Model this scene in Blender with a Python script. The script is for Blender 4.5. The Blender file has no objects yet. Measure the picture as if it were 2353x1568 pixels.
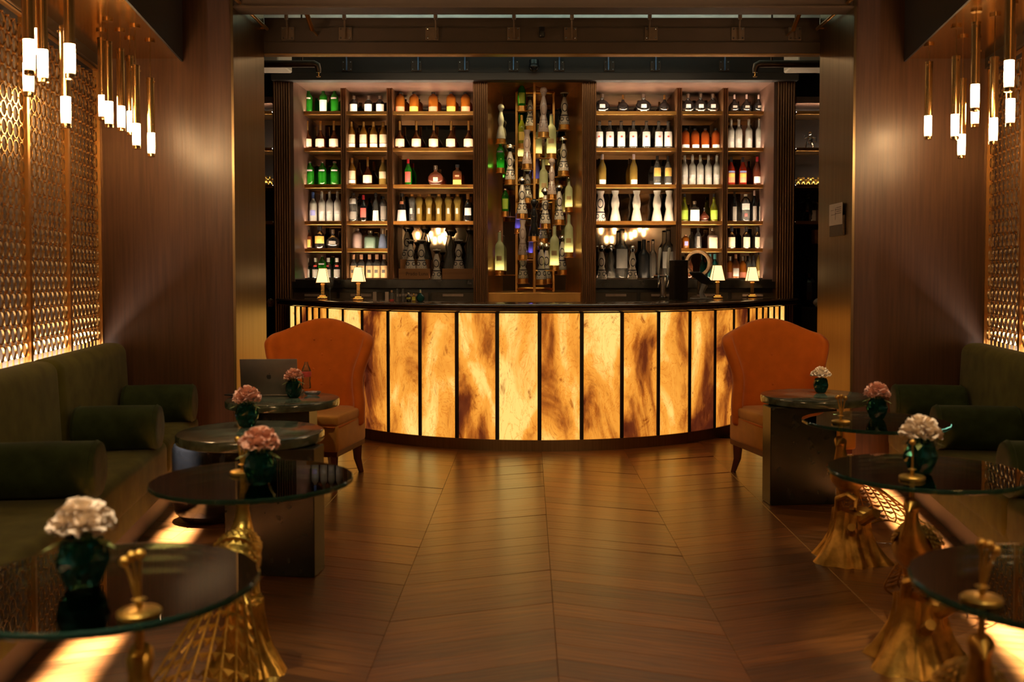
import bpy, bmesh, math, random
from math import sin, cos, pi, radians, tan, sqrt, atan2
from mathutils import Matrix, Vector
random.seed(7)
S = bpy.context.scene
C = S.collection
# ------------------------------------------------------------------ camera, world, exposure
FPX, U0, V0, HC, PT = 2288.0, 1214.0, 712.0, 1.335, math.atan(78 / 2288.0)
cd = bpy.data.cameras.new('camera'); cam = bpy.data.objects.new('camera', cd); C.objects.link(cam)
cam.location = (0, 0, HC); cam.rotation_euler = (pi / 2 - PT, 0, 0)
cd.sensor_fit = 'HORIZONTAL'; cd.sensor_width = 36; cd.lens = FPX / 2353 * 36
cd.shift_x = (1176.5 - U0) / 2353; cd.shift_y = (V0 - 784) / 2353
cd.clip_start = 0.05
cd.dof.use_dof = True; cd.dof.focus_distance = 8.0; cd.dof.aperture_fstop = 2.6
S.camera = cam
S.view_settings.view_transform = 'Standard'; S.view_settings.look = 'None'
S.view_settings.gamma = 1; S.view_settings.use_curve_mapping = False
S.view_settings.exposure = 0.0
W = bpy.data.worlds.new('world'); S.world = W; W.use_nodes = True
W.node_tree.nodes['Background'].inputs[0].default_value = (1, 0.72, 0.45, 1)
W.node_tree.nodes['Background'].inputs[1].default_value = 0.010
try:
    S.cycles.use_denoising = True; S.cycles.max_bounces = 10; S.cycles.transparent_max_bounces = 24
    S.cycles.sample_clamp_indirect = 3.0; S.cycles.caustics_reflective = False; S.cycles.caustics_refractive = False
    S.cycles.blur_glossy = 0.5
except Exception: pass
X0 = 0.1                                     # the axis of the room
def ray(u, v):
    x = (u - U0) / FPX; y = -(v - V0) / FPX
    return Vector((x, cos(PT) + y * sin(PT), -sin(PT) + y * cos(PT)))
def dep(u, v, Y):
    d = ray(u, v); k = Y / d.y
    return Vector((d.x * k, Y, HC + d.z * k))
def atz(u, v, z):
    d = ray(u, v); k = (z - HC) / d.z
    return Vector((d.x * k, d.y * k, z))
def px(Y): return Y / FPX
def lamp(name, kind, loc, energy, color, size=None, rot=None, size_y=None, spread=None, spot=None, blend=.5):
    l = bpy.data.lights.new(name, kind); l.energy = energy; l.color = color
    if kind == 'AREA':
        l.size = size
        if size_y: l.shape = 'RECTANGLE'; l.size_y = size_y
        if spread: l.spread = spread
    else:
        l.shadow_soft_size = size or .03
        if spot: l.spot_size = spot; l.spot_blend = blend
    o = bpy.data.objects.new(name, l); C.objects.link(o); o.location = loc
    if rot: o.rotation_euler = rot
    return o
FAN = math.atan(.152)
# narrow linear downlights in the bulkheads (light band on the floor along both sofas)
for s in (-1, 1):
    Ym = 4.1
    lamp('linear_downlight', 'AREA', (X0 + s * (1.150 + .149 * Ym), Ym, 3.55), 78, (1, .93, .86), .14, (0, 0, s * -FAN), 5.6, radians(2))
# narrow pin spots over the tables
def pin(x, y, z, e, deg=13, dx=0., dy=-.7, col=(1, .80, .56), h=3.52):
    src = Vector((x + dx, y + dy, h)); d = Vector((x, y, z)) - src
    lamp('pin_spot', 'SPOT', src, e, col, .03, d.to_track_quat('-Z', 'Y').to_euler(), spot=radians(deg), blend=.7)
for x, y, e, dg in ((-.93, 2.05, 420, 12), (-.90, 3.25, 170, 12), (-1.29, 4.65, 170, 13), (-1.40, 5.85, 110, 13),
                    (1.36, 3.4, 230, 13), (1.60, 4.72, 150, 12), (1.77, 6.05, 190, 11), (1.10, 2.2, 150, 13)):
    pin(x, y, .7, e, dg)
for s in (-1, 1): pin(X0 + s * 1.55, 6.45, .8, 50, 24, -s * .4, -2.2, (1, .70, .38))
for (x, y, e) in ((-.1, 3.2, 26), (1.2, 3.6, 34)):
    lamp('ceiling_spot', 'SPOT', (x, y, 3.5), e, (1, .60, .26), .05, (0, 0, 0), spot=radians(42), blend=1)
pin(.09, 9.8, 2.1, 130, 24, 0, -2.2, (1, .76, .42))  # added front fill for the bottles in the niche
lamp('slab_fill', 'AREA', (X0, 8.35, 3.3), 14, (.75, 1, .9), 3.4, (pi, 0, 0), .3)  # added cool fill without a fixture, tints the bar ceiling
lamp('bar_fill', 'AREA', (X0, 8.9, 3.3), 10, (1, .7, .4), 3.0, (0, 0, 0), .3)  # added warm fill above the bar, no fixture
lamp('beam_fill', 'AREA', (X0, 6.2, 3.5), 5, (1, .66, .36), 3.2, (radians(60), 0, 0), .1)  # added fill that brightens the front beam and its brackets

# ------------------------------------------------------------------ materials
def mat(name, col, rough=.5, metal=0., var=.12, scale=30., bump=0., emit=None, es=0., coat=0., stretch=(1, 1, 1), spec=.5, sheen=0., aniso=0.):
    m = bpy.data.materials.new(name); m.use_nodes = True
    nt = m.node_tree; n = nt.nodes; L = nt.links; b = n['Principled BSDF']
    tc = n.new('ShaderNodeTexCoord'); mp = n.new('ShaderNodeMapping'); mp.inputs['Scale'].default_value = stretch
    nz = n.new('ShaderNodeTexNoise'); nz.inputs['Scale'].default_value = scale; nz.inputs['Detail'].default_value = 4
    L.new(tc.outputs['Object'], mp.inputs[0]); L.new(mp.outputs[0], nz.inputs[0])
    rp = n.new('ShaderNodeValToRGB')
    a = [max(0, c * (1 - var)) for c in col]; z = [min(1, c * (1 + var)) for c in col]
    rp.color_ramp.elements[0].color = (*a, 1); rp.color_ramp.elements[1].color = (*z, 1)
    rp.color_ramp.elements[0].position = .3; rp.color_ramp.elements[1].position = .7
    L.new(nz.outputs[0], rp.inputs[0]); L.new(rp.outputs[0], b.inputs['Base Color'])
    b.inputs['Roughness'].default_value = rough; b.inputs['Metallic'].default_value = metal
    b.inputs['Specular IOR Level'].default_value = spec
    if coat: b.inputs['Coat Weight'].default_value = coat; b.inputs['Coat Roughness'].default_value = .12
    if sheen: b.inputs['Sheen Weight'].default_value = sheen; b.inputs['Sheen Roughness'].default_value = .4
    if aniso: b.inputs['Anisotropic'].default_value = aniso
    if bump:
        bp = n.new('ShaderNodeBump'); bp.inputs['Strength'].default_value = bump; bp.inputs['Distance'].default_value = .01
        L.new(nz.outputs[0], bp.inputs['Height']); L.new(bp.outputs[0], b.inputs['Normal'])
    if emit: b.inputs['Emission Color'].default_value = (*emit, 1); b.inputs['Emission Strength'].default_value = es
    return m
def glassy(name, col, clear=.6, frost=.0, rough=.05, gl=1.45, absorb=None):
    """thin walled bottle glass: see-through share, translucent coloured share, fresnel gloss"""
    m = bpy.data.materials.new(name); m.use_nodes = True
    nt = m.node_tree; n = nt.nodes; L = nt.links; n.remove(n['Principled BSDF']); out = n['Material Output']
    t = n.new('ShaderNodeBsdfTransparent'); t.inputs[0].default_value = (*(absorb or [c ** .5 for c in col]), 1)
    d = n.new('ShaderNodeBsdfDiffuse'); tr = n.new('ShaderNodeBsdfTranslucent'); g = n.new('ShaderNodeBsdfGlossy')
    nz = n.new('ShaderNodeTexNoise'); nz.inputs['Scale'].default_value = 25
    rp = n.new('ShaderNodeValToRGB'); rp.color_ramp.elements[0].color = (*[c * .85 for c in col], 1); rp.color_ramp.elements[1].color = (*[min(1, c * 1.1) for c in col], 1)
    L.new(nz.outputs[0], rp.inputs[0]); L.new(rp.outputs[0], d.inputs[0]); L.new(rp.outputs[0], tr.inputs[0])
    g.inputs['Roughness'].default_value = rough
    m1 = n.new('ShaderNodeMixShader'); m1.inputs[0].default_value = .5; L.new(d.outputs[0], m1.inputs[1]); L.new(tr.outputs[0], m1.inputs[2])
    m2 = n.new('ShaderNodeMixShader'); m2.inputs[0].default_value = clear; L.new(m1.outputs[0], m2.inputs[1]); L.new(t.outputs[0], m2.inputs[2])
    fr = n.new('ShaderNodeFresnel'); fr.inputs[0].default_value = gl
    m3 = n.new('ShaderNodeMixShader'); L.new(fr.outputs[0], m3.inputs[0]); L.new(m2.outputs[0], m3.inputs[1]); L.new(g.outputs[0], m3.inputs[2])
    L.new(m3.outputs[0], out.inputs[0])
    return m
M = {}
def brass(name, col, rough, **k): return mat(name, col, rough, 1., **k)
M['brass'] = brass('brass', (.78, .48, .18), .22, var=.06)
M['brass_sat'] = brass('satin_brass', (.74, .40, .12), .30, var=.12, scale=8, stretch=(1, 1, .05))
M['bronze'] = brass('brushed_bronze', (.30, .21, .11), .34, var=.15, scale=60, stretch=(1, 1, .02), bump=.05)
M['brass_mirror'] = brass('polished_brass', (.80, .47, .15), .16, var=.04)
M['gold'] = brass('gold_leaf', (.72, .46, .10), .36, var=.3, scale=22, bump=.35)
M['gold_dk'] = brass('aged_gold', (.50, .28, .06), .42, var=.35, scale=18, bump=.5)
M['dark_metal'] = brass('dark_bronze', (.10, .07, .05), .4, var=.1)
M['steel'] = brass('chrome', (.8, .8, .8), .12, var=.03)
M['black'] = mat('black_lacquer', (.012, .010, .009), .35)
M['blackgloss'] = mat('black_gloss', (.008, .008, .009), .08, coat=.5)
M['wenge'] = mat('wenge_panel', (.075, .033, .016), .36, var=.22, scale=70, stretch=(1, 1, .04), bump=.06)
M['beam'] = mat('brown_painted_steel', (.085, .052, .032), .45, var=.08, scale=6)
M['beam_dk'] = mat('dark_painted_steel', (.03, .022, .018), .5, var=.08, scale=6)
M['bracket'] = mat('bronze_bracket', (.20, .125, .07), .4, var=.1)
M['concrete'] = mat('grey_green_concrete', (.30, .36, .33), .8, var=.2, scale=5, bump=.1)
M['cream'] = mat('cream_duct', (.62, .52, .40), .6, var=.06, scale=4)
M['ceil'] = mat('dark_ceiling', (.018, .013, .011), .7)
M['screenwall'] = mat('taupe_panel', (.17, .125, .10), .5, var=.1, scale=40, stretch=(1, 1, .1))
M['velvet'] = mat('olive_velvet', (.125, .118, .026), .8, var=.22, scale=9, bump=.05, sheen=.10, spec=.15)
M['bolster'] = mat('forest_velvet', (.030, .045, .015), .85, var=.3, scale=12, bump=.08, sheen=.08, spec=.15)
M['plinth'] = mat('plinth_brown', (.035, .018, .012), .5, var=.1)
M['orange'] = mat('orange_velvet', (.58, .125, .008), .75, var=.08, scale=14, bump=.04, sheen=.25, spec=.2)
M['orange_seat'] = mat('amber_velvet', (.55, .22, .03), .75, var=.08, scale=14, bump=.04, sheen=.25, spec=.2)
M['redwood'] = mat('red_brown_wood', (.14, .035, .016), .35, var=.25, scale=20, stretch=(1, 1, .1))
M['counter'] = mat('dark_counter', (.070, .038, .022), .14, var=.35, scale=14, stretch=(1, 3, 1), coat=.4)
M['stone'] = mat('black_stone', (.022, .018, .014), .2, var=.4, scale=8)
M['reed'] = mat('reeded_bronze_walnut', (.20, .095, .04), .28, .6, var=.2, scale=30, stretch=(1, 1, .05))
M['sidewood'] = mat('satin_walnut', (.16, .085, .06), .28, var=.15, scale=12, stretch=(1, 1, .1))
M['drawer'] = mat('grey_brown_drawer', (.09, .065, .045), .4)
M['marble_gr'] = mat('green_marble', (.075, .095, .065), .12, var=.55, scale=16, coat=.3)
M['marble_dk'] = mat('dark_green_marble', (.009, .011, .009), .25, var=.7, scale=20)
M['paper'] = mat('paper', (.62, .50, .42), .7, var=.05)
M['white_led'] = mat('led_white', (1, 1, 1), .5, emit=(1, .86, .72), es=16)
M['led_shelf'] = mat('led_shelf', (1, 1, 1), .5, emit=(1, .78, .54), es=120)
M['led_low'] = mat('led_ledge', (1, 1, 1), .5, emit=(1, .70, .42), es=40)
M['led_pink'] = mat('led_wall', (1, 1, 1), .5, emit=(1, .83, .70), es=55)
M['shade'] = mat('lit_lampshade', (.9, .75, .5), .7, emit=(1, .66, .30), es=1.6)
M['white_cer'] = mat('white_ceramic', (.72, .64, .52), .2, var=.05)
M['pink_cer'] = mat('pinkish_ceramic', (.50, .36, .30), .35, var=.1)
M['black_cer'] = mat('black_ceramic', (.012, .011, .011), .12)
M['lap'] = mat('grey_aluminium', (.20, .175, .15), .38, .8, var=.04)
M['dkplastic'] = mat('dark_plastic', (.02, .02, .022), .35)
M['greyplastic'] = mat('grey_plastic', (.32, .29, .27), .4)
M['wood_box'] = mat('pine_box', (.36, .15, .045), .6, var=.2, scale=8, stretch=(.2, 1, 3))
M['ink'] = mat('dark_ink', (.05, .02, .01), .7)
M['cork'] = mat('cork', (.55, .28, .14), .8)
M['leaf'] = mat('dark_foliage', (.02, .035, .012), .6, var=.4)
M['petal_pink'] = mat('pink_petals', (.86, .50, .36), .8, var=.18, scale=60)
M['petal_white'] = mat('cream_petals', (.90, .74, .56), .8, var=.14, scale=60)
M['green_stem'] = mat('green_stem', (.18, .22, .06), .6)
M['silver'] = brass('silver_foil', (.75, .72, .68), .25)
M['rosefoil'] = mat('red_foil', (.42, .02, .03), .3)
M['goldfoil'] = brass('gold_foil', (.7, .42, .14), .35)
M['blueneck'] = mat('blue_foil', (.05, .10, .28), .4)
M['paleneck'] = mat('pale_neck', (.6, .45, .40), .5)
M['whitecap'] = mat('white_cap', (.85, .80, .70), .35)
M['tealcap'] = mat('teal_cap', (.10, .35, .36), .4)
# bottle glass
G = {}
G['green'] = glassy('green_glass', (.03, .42, .02), .35)
G['frost'] = glassy('frosted_glass', (.80, .76, .66), .06, rough=.4, gl=1.2)
G['frostg'] = glassy('frosted_glass_lit', (.74, .72, .42), .05, rough=.4, gl=1.2)  # lit copy of the frosted glass, warm glow put into its colour
G['amber'] = glassy('amber_glass', (.62, .27, .03), .45)
G['dkamber'] = glassy('cognac_glass', (.16, .03, .008), .35)
G['orange'] = glassy('orange_glass', (.75, .22, .02), .35)
G['red'] = glassy('red_glass', (.70, .05, .02), .35)
G['redor'] = glassy('red_orange_glass', (.70, .14, .02), .35)
G['rose'] = glassy('rose_glass', (.45, .12, .06), .5)
G['black'] = mat('black_glass', (.010, .009, .009), .06, coat=.4)
G['clear'] = glassy('clear_glass', (.75, .72, .66), .78, absorb=(.9, .9, .88))
G['gold'] = glassy('golden_glass', (.75, .48, .10), .45)
G['yelgreen'] = glassy('yellow_green_glass', (.50, .50, .03), .40)
G['blueclear'] = glassy('pale_blue_glass', (.45, .55, .80), .5)
G['pink'] = glassy('pink_glass', (.75, .52, .44), .3)
G['seafoam'] = glassy('pale_green_glass', (.45, .62, .46), .4)
G['teal'] = glassy('teal_glass', (.03, .22, .20), .5)
G['tealdeep'] = glassy('deep_teal_glass', (.012, .13, .12), .72, absorb=(.30, .66, .62))
G['brown'] = glassy('brown_glass', (.30, .09, .03), .25)
G['violetglow'] = glassy('violet_glow_glass', (.45, .38, .70), .6)  # clear glass with its blue glow put into the colour
def label_mat(name, col, ink=(.12, .08, .05), amt=.35, scale=55):
    m = mat(name, col, .6, var=.04); nt = m.node_tree; n = nt.nodes; L = nt.links; b = n['Principled BSDF']
    w = n.new('ShaderNodeTexWave'); w.bands_direction = 'Z'; w.inputs['Scale'].default_value = scale; w.inputs['Distortion'].default_value = 6; w.inputs['Detail'].default_value = 2
    tc = n.new('ShaderNodeTexCoord'); L.new(tc.outputs['Object'], w.inputs[0])
    r = n.new('ShaderNodeValToRGB'); r.color_ramp.elements[0].position = .80; r.color_ramp.elements[1].position = .88
    r.color_ramp.elements[0].color = (0, 0, 0, 1); r.color_ramp.elements[1].color = (amt, amt, amt, 1)
    mx = n.new('ShaderNodeMix'); mx.data_type = 'RGBA'
    src = b.inputs['Base Color'].links[0].from_socket
    L.new(w.outputs[0], r.inputs[0]); L.new(r.outputs[0], mx.inputs[0]); L.new(src, mx.inputs[6]); mx.inputs[7].default_value = (*ink, 1)
    L.new(mx.outputs[2], b.inputs['Base Color'])
    return m
LB = {k: label_mat('label_' + k, c, i) for k, c, i in (
    ('white', (.85, .80, .72), (.3, .2, .2)), ('cream', (.80, .64, .42), (.2, .1, .05)), ('gold', (.75, .45, .10), (.2, .1, .03)),
    ('coral', (.85, .30, .16), (.5, .1, .05)), ('lime', (.72, .70, .10), (.3, .25, .03)), ('red', (.72, .05, .04), (.8, .6, .5)),
    ('tan', (.62, .40, .18), (.15, .06, .03)), ('grey', (.28, .24, .20), (.05, .05, .05)), ('silver', (.55, .52, .48), (.2, .2, .2)),
    ('green', (.42, .58, .06), (.1, .2, .03)), ('black', (.02, .02, .02), (.5, .4, .3)), ('violet', (.30, .30, .60), (.1, .1, .3)))}
def painted_ceramic(name, base, ink):
    """white ceramic with a hand painted drop on the front and curls and dots round the skirt (unit: object is ~.09 wide, .31 tall)"""
    m = mat(name, base, .18, var=.05); nt = m.node_tree; n = nt.nodes; L = nt.links; b = n['Principled BSDF']
    tc = n.new('ShaderNodeTexCoord'); sp = n.new('ShaderNodeSeparateXYZ'); L.new(tc.outputs['Generated'], sp.inputs[0])
    def mth(op, a, c=None, d=None):
        q = n.new('ShaderNodeMath'); q.operation = op
        for i, v in enumerate((a, c, d)):
            if v is None: continue
            if isinstance(v, (int, float)): q.inputs[i].default_value = v
            else: L.new(v, q.inputs[i])
        return q.outputs[0]
    x = mth('SUBTRACT', sp.outputs[0], .5); z = sp.outputs[2]
    def ring(cx, cz, a, bb, t):
        dx = mth('DIVIDE', mth('SUBTRACT', x, cx), a); dz = mth('DIVIDE', mth('SUBTRACT', z, cz), bb)
        r = mth('SQRT', mth('ADD', mth('MULTIPLY', dx, dx), mth('MULTIPLY', dz, dz)))
        return mth('LESS_THAN', mth('ABSOLUTE', mth('SUBTRACT', r, 1)), t)
    marks = [ring(0, .60, .22, .135, .14), ring(-.26, .19, .13, .065, .22), ring(.26, .19, .13, .065, .22), ring(0, .32, .30, .012, .9)]
    dots = mth('MULTIPLY', mth('LESS_THAN', mth('ABSOLUTE', mth('SUBTRACT', z, .05)), .014), mth('LESS_THAN', mth('ABSOLUTE', mth('SINE', mth('MULTIPLY', x, 16))), .35))
    a = dots
    for q in marks: a = mth('MAXIMUM', a, q)
    mx = n.new('ShaderNodeMix'); mx.data_type = 'RGBA'; src = b.inputs['Base Color'].links[0].from_socket
    L.new(a, mx.inputs[0]); L.new(src, mx.inputs[6]); mx.inputs[7].default_value = (*ink, 1); L.new(mx.outputs[2], b.inputs['Base Color'])
    return m
M['cer_paint'] = painted_ceramic('painted_ceramic', (.66, .55, .44), (.045, .04, .05))
M['cer_pinkpaint'] = painted_ceramic('painted_pink_ceramic', (.50, .36, .30), (.30, .20, .17))
def onyx_mat():
    m = bpy.data.materials.new('backlit_onyx'); m.use_nodes = True; nt = m.node_tree; n = nt.nodes; L = nt.links; b = n['Principled BSDF']
    tc = n.new('ShaderNodeTexCoord'); oi = n.new('ShaderNodeObjectInfo'); se = n.new('ShaderNodeSeparateColor'); L.new(oi.outputs['Color'], se.inputs[0])
    cm = n.new('ShaderNodeCombineXYZ'); mu = n.new('ShaderNodeMath'); mu.operation = 'MULTIPLY'; mu.inputs[1].default_value = 97
    L.new(se.outputs[0], mu.inputs[0]); L.new(mu.outputs[0], cm.inputs[0]); L.new(mu.outputs[0], cm.inputs[1])
    mp = n.new('ShaderNodeMapping'); mp.inputs['Scale'].default_value = (1.3, 1, .6); mp.inputs['Rotation'].default_value = (0, radians(28), 0)
    L.new(tc.outputs['Object'], mp.inputs[0])
    ad = n.new('ShaderNodeVectorMath'); ad.operation = 'ADD'; L.new(mp.outputs[0], ad.inputs[0]); L.new(cm.outputs[0], ad.inputs[1])
    n1 = n.new('ShaderNodeTexNoise'); n1.inputs['Scale'].default_value = 1.9; n1.inputs['Detail'].default_value = 7; n1.inputs['Roughness'].default_value = .55; n1.inputs['Distortion'].default_value = .7
    L.new(ad.outputs[0], n1.inputs[0])
    n2 = n.new('ShaderNodeTexNoise'); n2.inputs['Scale'].default_value = 5.0; n2.inputs['Detail'].default_value = 8; n2.inputs['Roughness'].default_value = .65; n2.inputs['Distortion'].default_value = 2.2
    L.new(ad.outputs[0], n2.inputs[0])
    # darkness offset from the green channel
    o1 = n.new('ShaderNodeMath'); o1.operation = 'MULTIPLY_ADD'; o1.inputs[1].default_value = .55; o1.inputs[2].default_value = -.10; L.new(se.outputs[1], o1.inputs[0])
    kc = n.new('ShaderNodeMath'); kc.operation = 'MULTIPLY_ADD'; kc.inputs[1].default_value = 1.75; kc.inputs[2].default_value = -.375; L.new(n1.outputs[0], kc.inputs[0])
    sb = n.new('ShaderNodeMath'); sb.operation = 'ADD'; L.new(kc.outputs[0], sb.inputs[0]); L.new(o1.outputs[0], sb.inputs[1])
    r = n.new('ShaderNodeValToRGB'); e = r.color_ramp.elements
    e[0].position = .36; e[0].color = (1.0, .62, .16, 1); e[1].position = .50; e[1].color = (.86, .35, .045, 1)
    for p, c in ((.62, (.74, .27, .030)), (.72, (.40, .11, .012)), (.82, (.12, .022, .005)), (.92, (.06, .010, .004))):
        q = e.new(p); q.color = (*c, 1)
    L.new(sb.outputs[0], r.inputs[0])
    # fine veins
    v1 = n.new('ShaderNodeMath'); v1.operation = 'SUBTRACT'; v1.inputs[1].default_value = .5; L.new(n2.outputs[0], v1.inputs[0])
    v2 = n.new('ShaderNodeMath'); v2.operation = 'ABSOLUTE'; L.new(v1.outputs[0], v2.inputs[0])
    r2 = n.new('ShaderNodeValToRGB'); r2.color_ramp.elements[0].position = 0; r2.color_ramp.elements[0].color = (.80, .62, .45, 1); r2.color_ramp.elements[1].position = .02; r2.color_ramp.elements[1].color = (1, 1, 1, 1)
    L.new(v2.outputs[0], r2.inputs[0])
    # cloudy modulation and dark blots
    r3 = n.new('ShaderNodeValToRGB'); r3.color_ramp.elements[0].position = .585; r3.color_ramp.elements[0].color = (1, 1, 1, 1); r3.color_ramp.elements[1].position = .70; r3.color_ramp.elements[1].color = (.35, .16, .08, 1)
    L.new(n2.outputs[0], r3.inputs[0])
    mx = n.new('ShaderNodeMix'); mx.data_type = 'RGBA'; mx.blend_type = 'MULTIPLY'; mx.inputs[0].default_value = 1; L.new(r.outputs[0], mx.inputs[6]); L.new(r2.outputs[0], mx.inputs[7])
    my = n.new('ShaderNodeMix'); my.data_type = 'RGBA'; my.blend_type = 'MULTIPLY'; my.inputs[0].default_value = 1; L.new(mx.outputs[2], my.inputs[6]); L.new(r3.outputs[0], my.inputs[7])
    L.new(my.outputs[2], b.inputs['Emission Color']); b.inputs['Emission Strength'].default_value = 1.2
    b.inputs['Base Color'].default_value = (.10, .05, .02, 1); b.inputs['Roughness'].default_value = .15
    return m
M['onyx'] = onyx_mat()
def plank_mat(sg):
    m = bpy.data.materials.new('oak_planks'); m.use_nodes = True; nt = m.node_tree; n = nt.nodes; L = nt.links; b = n['Principled BSDF']
    tc = n.new('ShaderNodeTexCoord'); oi = n.new('ShaderNodeObjectInfo'); mp = n.new('ShaderNodeMapping'); mp.vector_type = 'TEXTURE'; mp.inputs['Rotation'].default_value = (0, 0, sg * math.atan(.36)); mp.inputs['Scale'].default_value = (.7, .045, 1)
    mu = n.new('ShaderNodeMath'); mu.operation = 'MULTIPLY'; mu.inputs[1].default_value = 60; L.new(oi.outputs['Random'], mu.inputs[0])
    L.new(tc.outputs['Object'], mp.inputs[0])
    nz = n.new('ShaderNodeTexNoise'); nz.noise_dimensions = '4D'; nz.inputs['Scale'].default_value = 3; nz.inputs['Detail'].default_value = 7; nz.inputs['Distortion'].default_value = .6
    L.new(mp.outputs[0], nz.inputs[0]); L.new(mu.outputs[0], nz.inputs['W'])
    r = n.new('ShaderNodeValToRGB'); e = r.color_ramp.elements; e[0].position = .3; e[0].color = (.115, .036, .006, 1); e[1].position = .7; e[1].color = (.32, .115, .024, 1)
    L.new(nz.outputs[0], r.inputs[0])
    hs = n.new('ShaderNodeHueSaturation'); vv = n.new('ShaderNodeMapRange'); vv.inputs[3].default_value = .60; vv.inputs[4].default_value = 1.35
    L.new(oi.outputs['Random'], vv.inputs[0]); L.new(vv.outputs[0], hs.inputs['Value']); L.new(r.outputs[0], hs.inputs['Color']); L.new(hs.outputs[0], b.inputs['Base Color'])
    rr = n.new('ShaderNodeMapRange'); rr.inputs[3].default_value = .24; rr.inputs[4].default_value = .44; L.new(nz.outputs[0], rr.inputs[0]); L.new(rr.outputs[0], b.inputs['Roughness'])
    b.inputs['Coat Weight'].default_value = .55; b.inputs['Coat Roughness'].default_value = .24
    bp = n.new('ShaderNodeBump'); bp.inputs['Strength'].default_value = .40; bp.inputs['Distance'].default_value = .006; L.new(nz.outputs[0], bp.inputs['Height']); L.new(bp.outputs[0], b.inputs['Normal'])
    return m
M['plank'] = plank_mat(1); M['plank_b'] = plank_mat(-1)
def table_glass():
    m = glassy('table_glass', (.5, .8, .7), 1.0, absorb=(.90, .95, .92), rough=.01, gl=1.5); return m
M['tglass'] = table_glass()
M['tedge'] = glassy('table_glass_edge', (.06, .17, .12), .45, absorb=(.25, .55, .45), rough=.05)
def mirror_mat():
    m = mat('bronze_mirror', (.36, .30, .24), .03, 1., var=.03); return m
M['mirror'] = mirror_mat()
def lampglass():
    m = bpy.data.materials.new('lit_crystal'); m.use_nodes = True; nt = m.node_tree; n = nt.nodes; L = nt.links; b = n['Principled BSDF']
    tc = n.new('ShaderNodeTexCoord'); sp = n.new('ShaderNodeSeparateXYZ'); L.new(tc.outputs['Generated'], sp.inputs[0])
    vo = n.new('ShaderNodeTexVoronoi'); vo.inputs['Scale'].default_value = 90; L.new(tc.outputs['Object'], vo.inputs[0])
    mr = n.new('ShaderNodeMapRange'); mr.inputs[1].default_value = .0; mr.inputs[2].default_value = .55; mr.inputs[3].default_value = .8; mr.inputs[4].default_value = 95; L.new(sp.outputs[2], mr.inputs[0])
    mm = n.new('ShaderNodeMapRange'); mm.inputs[1].default_value = 0; mm.inputs[2].default_value = .6; mm.inputs[3].default_value = .5; mm.inputs[4].default_value = 1.2; L.new(vo.outputs[0], mm.inputs[0])
    mu = n.new('ShaderNodeMath'); mu.operation = 'MULTIPLY'; L.new(mr.outputs[0], mu.inputs[0]); L.new(mm.outputs[0], mu.inputs[1])
    b.inputs['Emission Color'].default_value = (1, .62, .28, 1); L.new(mu.outputs[0], b.inputs['Emission Strength'])
    b.inputs['Base Color'].default_value = (.8, .7, .6, 1); b.inputs['Roughness'].default_value = .2
    return m
M['crystal'] = lampglass()

# ------------------------------------------------------------------ mesh helpers
def BM(): return bmesh.new()
def box(bm, x0, x1, y0, y1, z0, z1, bev=0., seg=1):
    r = bmesh.ops.create_cube(bm, size=1); vs = r['verts']
    for v in vs:
        v.co = Vector((x0 + (v.co.x + .5) * (x1 - x0), y0 + (v.co.y + .5) * (y1 - y0), z0 + (v.co.z + .5) * (z1 - z0)))
    if bev:
        es = list({e for v in vs for e in v.link_edges})
        bmesh.ops.bevel(bm, geom=es, offset=bev, segments=seg, profile=.5, affect='EDGES')
    return vs
def lathe(bm, prof, seg=20, c=(0, 0, 0), sx=1., sy=1., sq=0., ph=0., a0=0., a1=2 * pi, cap=True):
    full = abs(a1 - a0 - 2 * pi) < 1e-6; N = seg if full else seg + 1; rows = []
    for (r, z) in prof:
        row = []
        for i in range(N):
            a = a0 + (a1 - a0) * i / seg + ph
            ca, sa = cos(a), sin(a)
            if sq:
                k = (abs(ca) ** sq + abs(sa) ** sq) ** (-1 / sq)
            else: k = 1
            row.append(bm.verts.new((c[0] + r * ca * k * sx, c[1] + r * sa * k * sy, c[2] + z)))
        rows.append(row)
    for a, b in zip(rows, rows[1:]):
        for i in range(seg):
            j = (i + 1) % N
            bm.faces.new((a[i], a[j], b[j], b[i]))
    if full and cap:
        if prof[0][0] > 1e-5: bm.faces.new(list(reversed(rows[0])))
        if prof[-1][0] > 1e-5: bm.faces.new(rows[-1])
    return rows
def sweep(bm, pts, rad, seg=10, flat=1.):
    pts = [Vector(p) for p in pts]; n = len(pts)
    if isinstance(rad, (int, float)): rad = [rad] * n
    t0 = (pts[1] - pts[0]).normalized(); up = Vector((0, 0, 1)) if abs(t0.z) < .9 else Vector((1, 0, 0))
    N = t0.cross(up).normalized(); rows = []
    for i in range(n):
        t = (pts[min(i + 1, n - 1)] - pts[max(i - 1, 0)]).normalized()
        N = (N - t * N.dot(t)).normalized(); B = t.cross(N)
        rows.append([bm.verts.new(pts[i] + (N * cos(2 * pi * k / seg) + B * sin(2 * pi * k / seg) * flat) * rad[i]) for k in range(seg)])
    for a, b in zip(rows, rows[1:]):
        for k in range(seg): bm.faces.new((a[k], a[(k + 1) % seg], b[(k + 1) % seg], b[k]))
    bm.faces.new(list(reversed(rows[0]))); bm.faces.new(rows[-1])
def prism(bm, poly, f0, f1):
    """poly: 2D points; f0, f1: maps 2D -> 3D for the two caps"""
    a = [bm.verts.new(f0(*p)) for p in poly]; b = [bm.verts.new(f1(*p)) for p in poly]; n = len(poly)
    bm.faces.new(list(reversed(a))); bm.faces.new(b)
    for i in range(n): bm.faces.new((a[i], a[(i + 1) % n], b[(i + 1) % n], b[i]))
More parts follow.
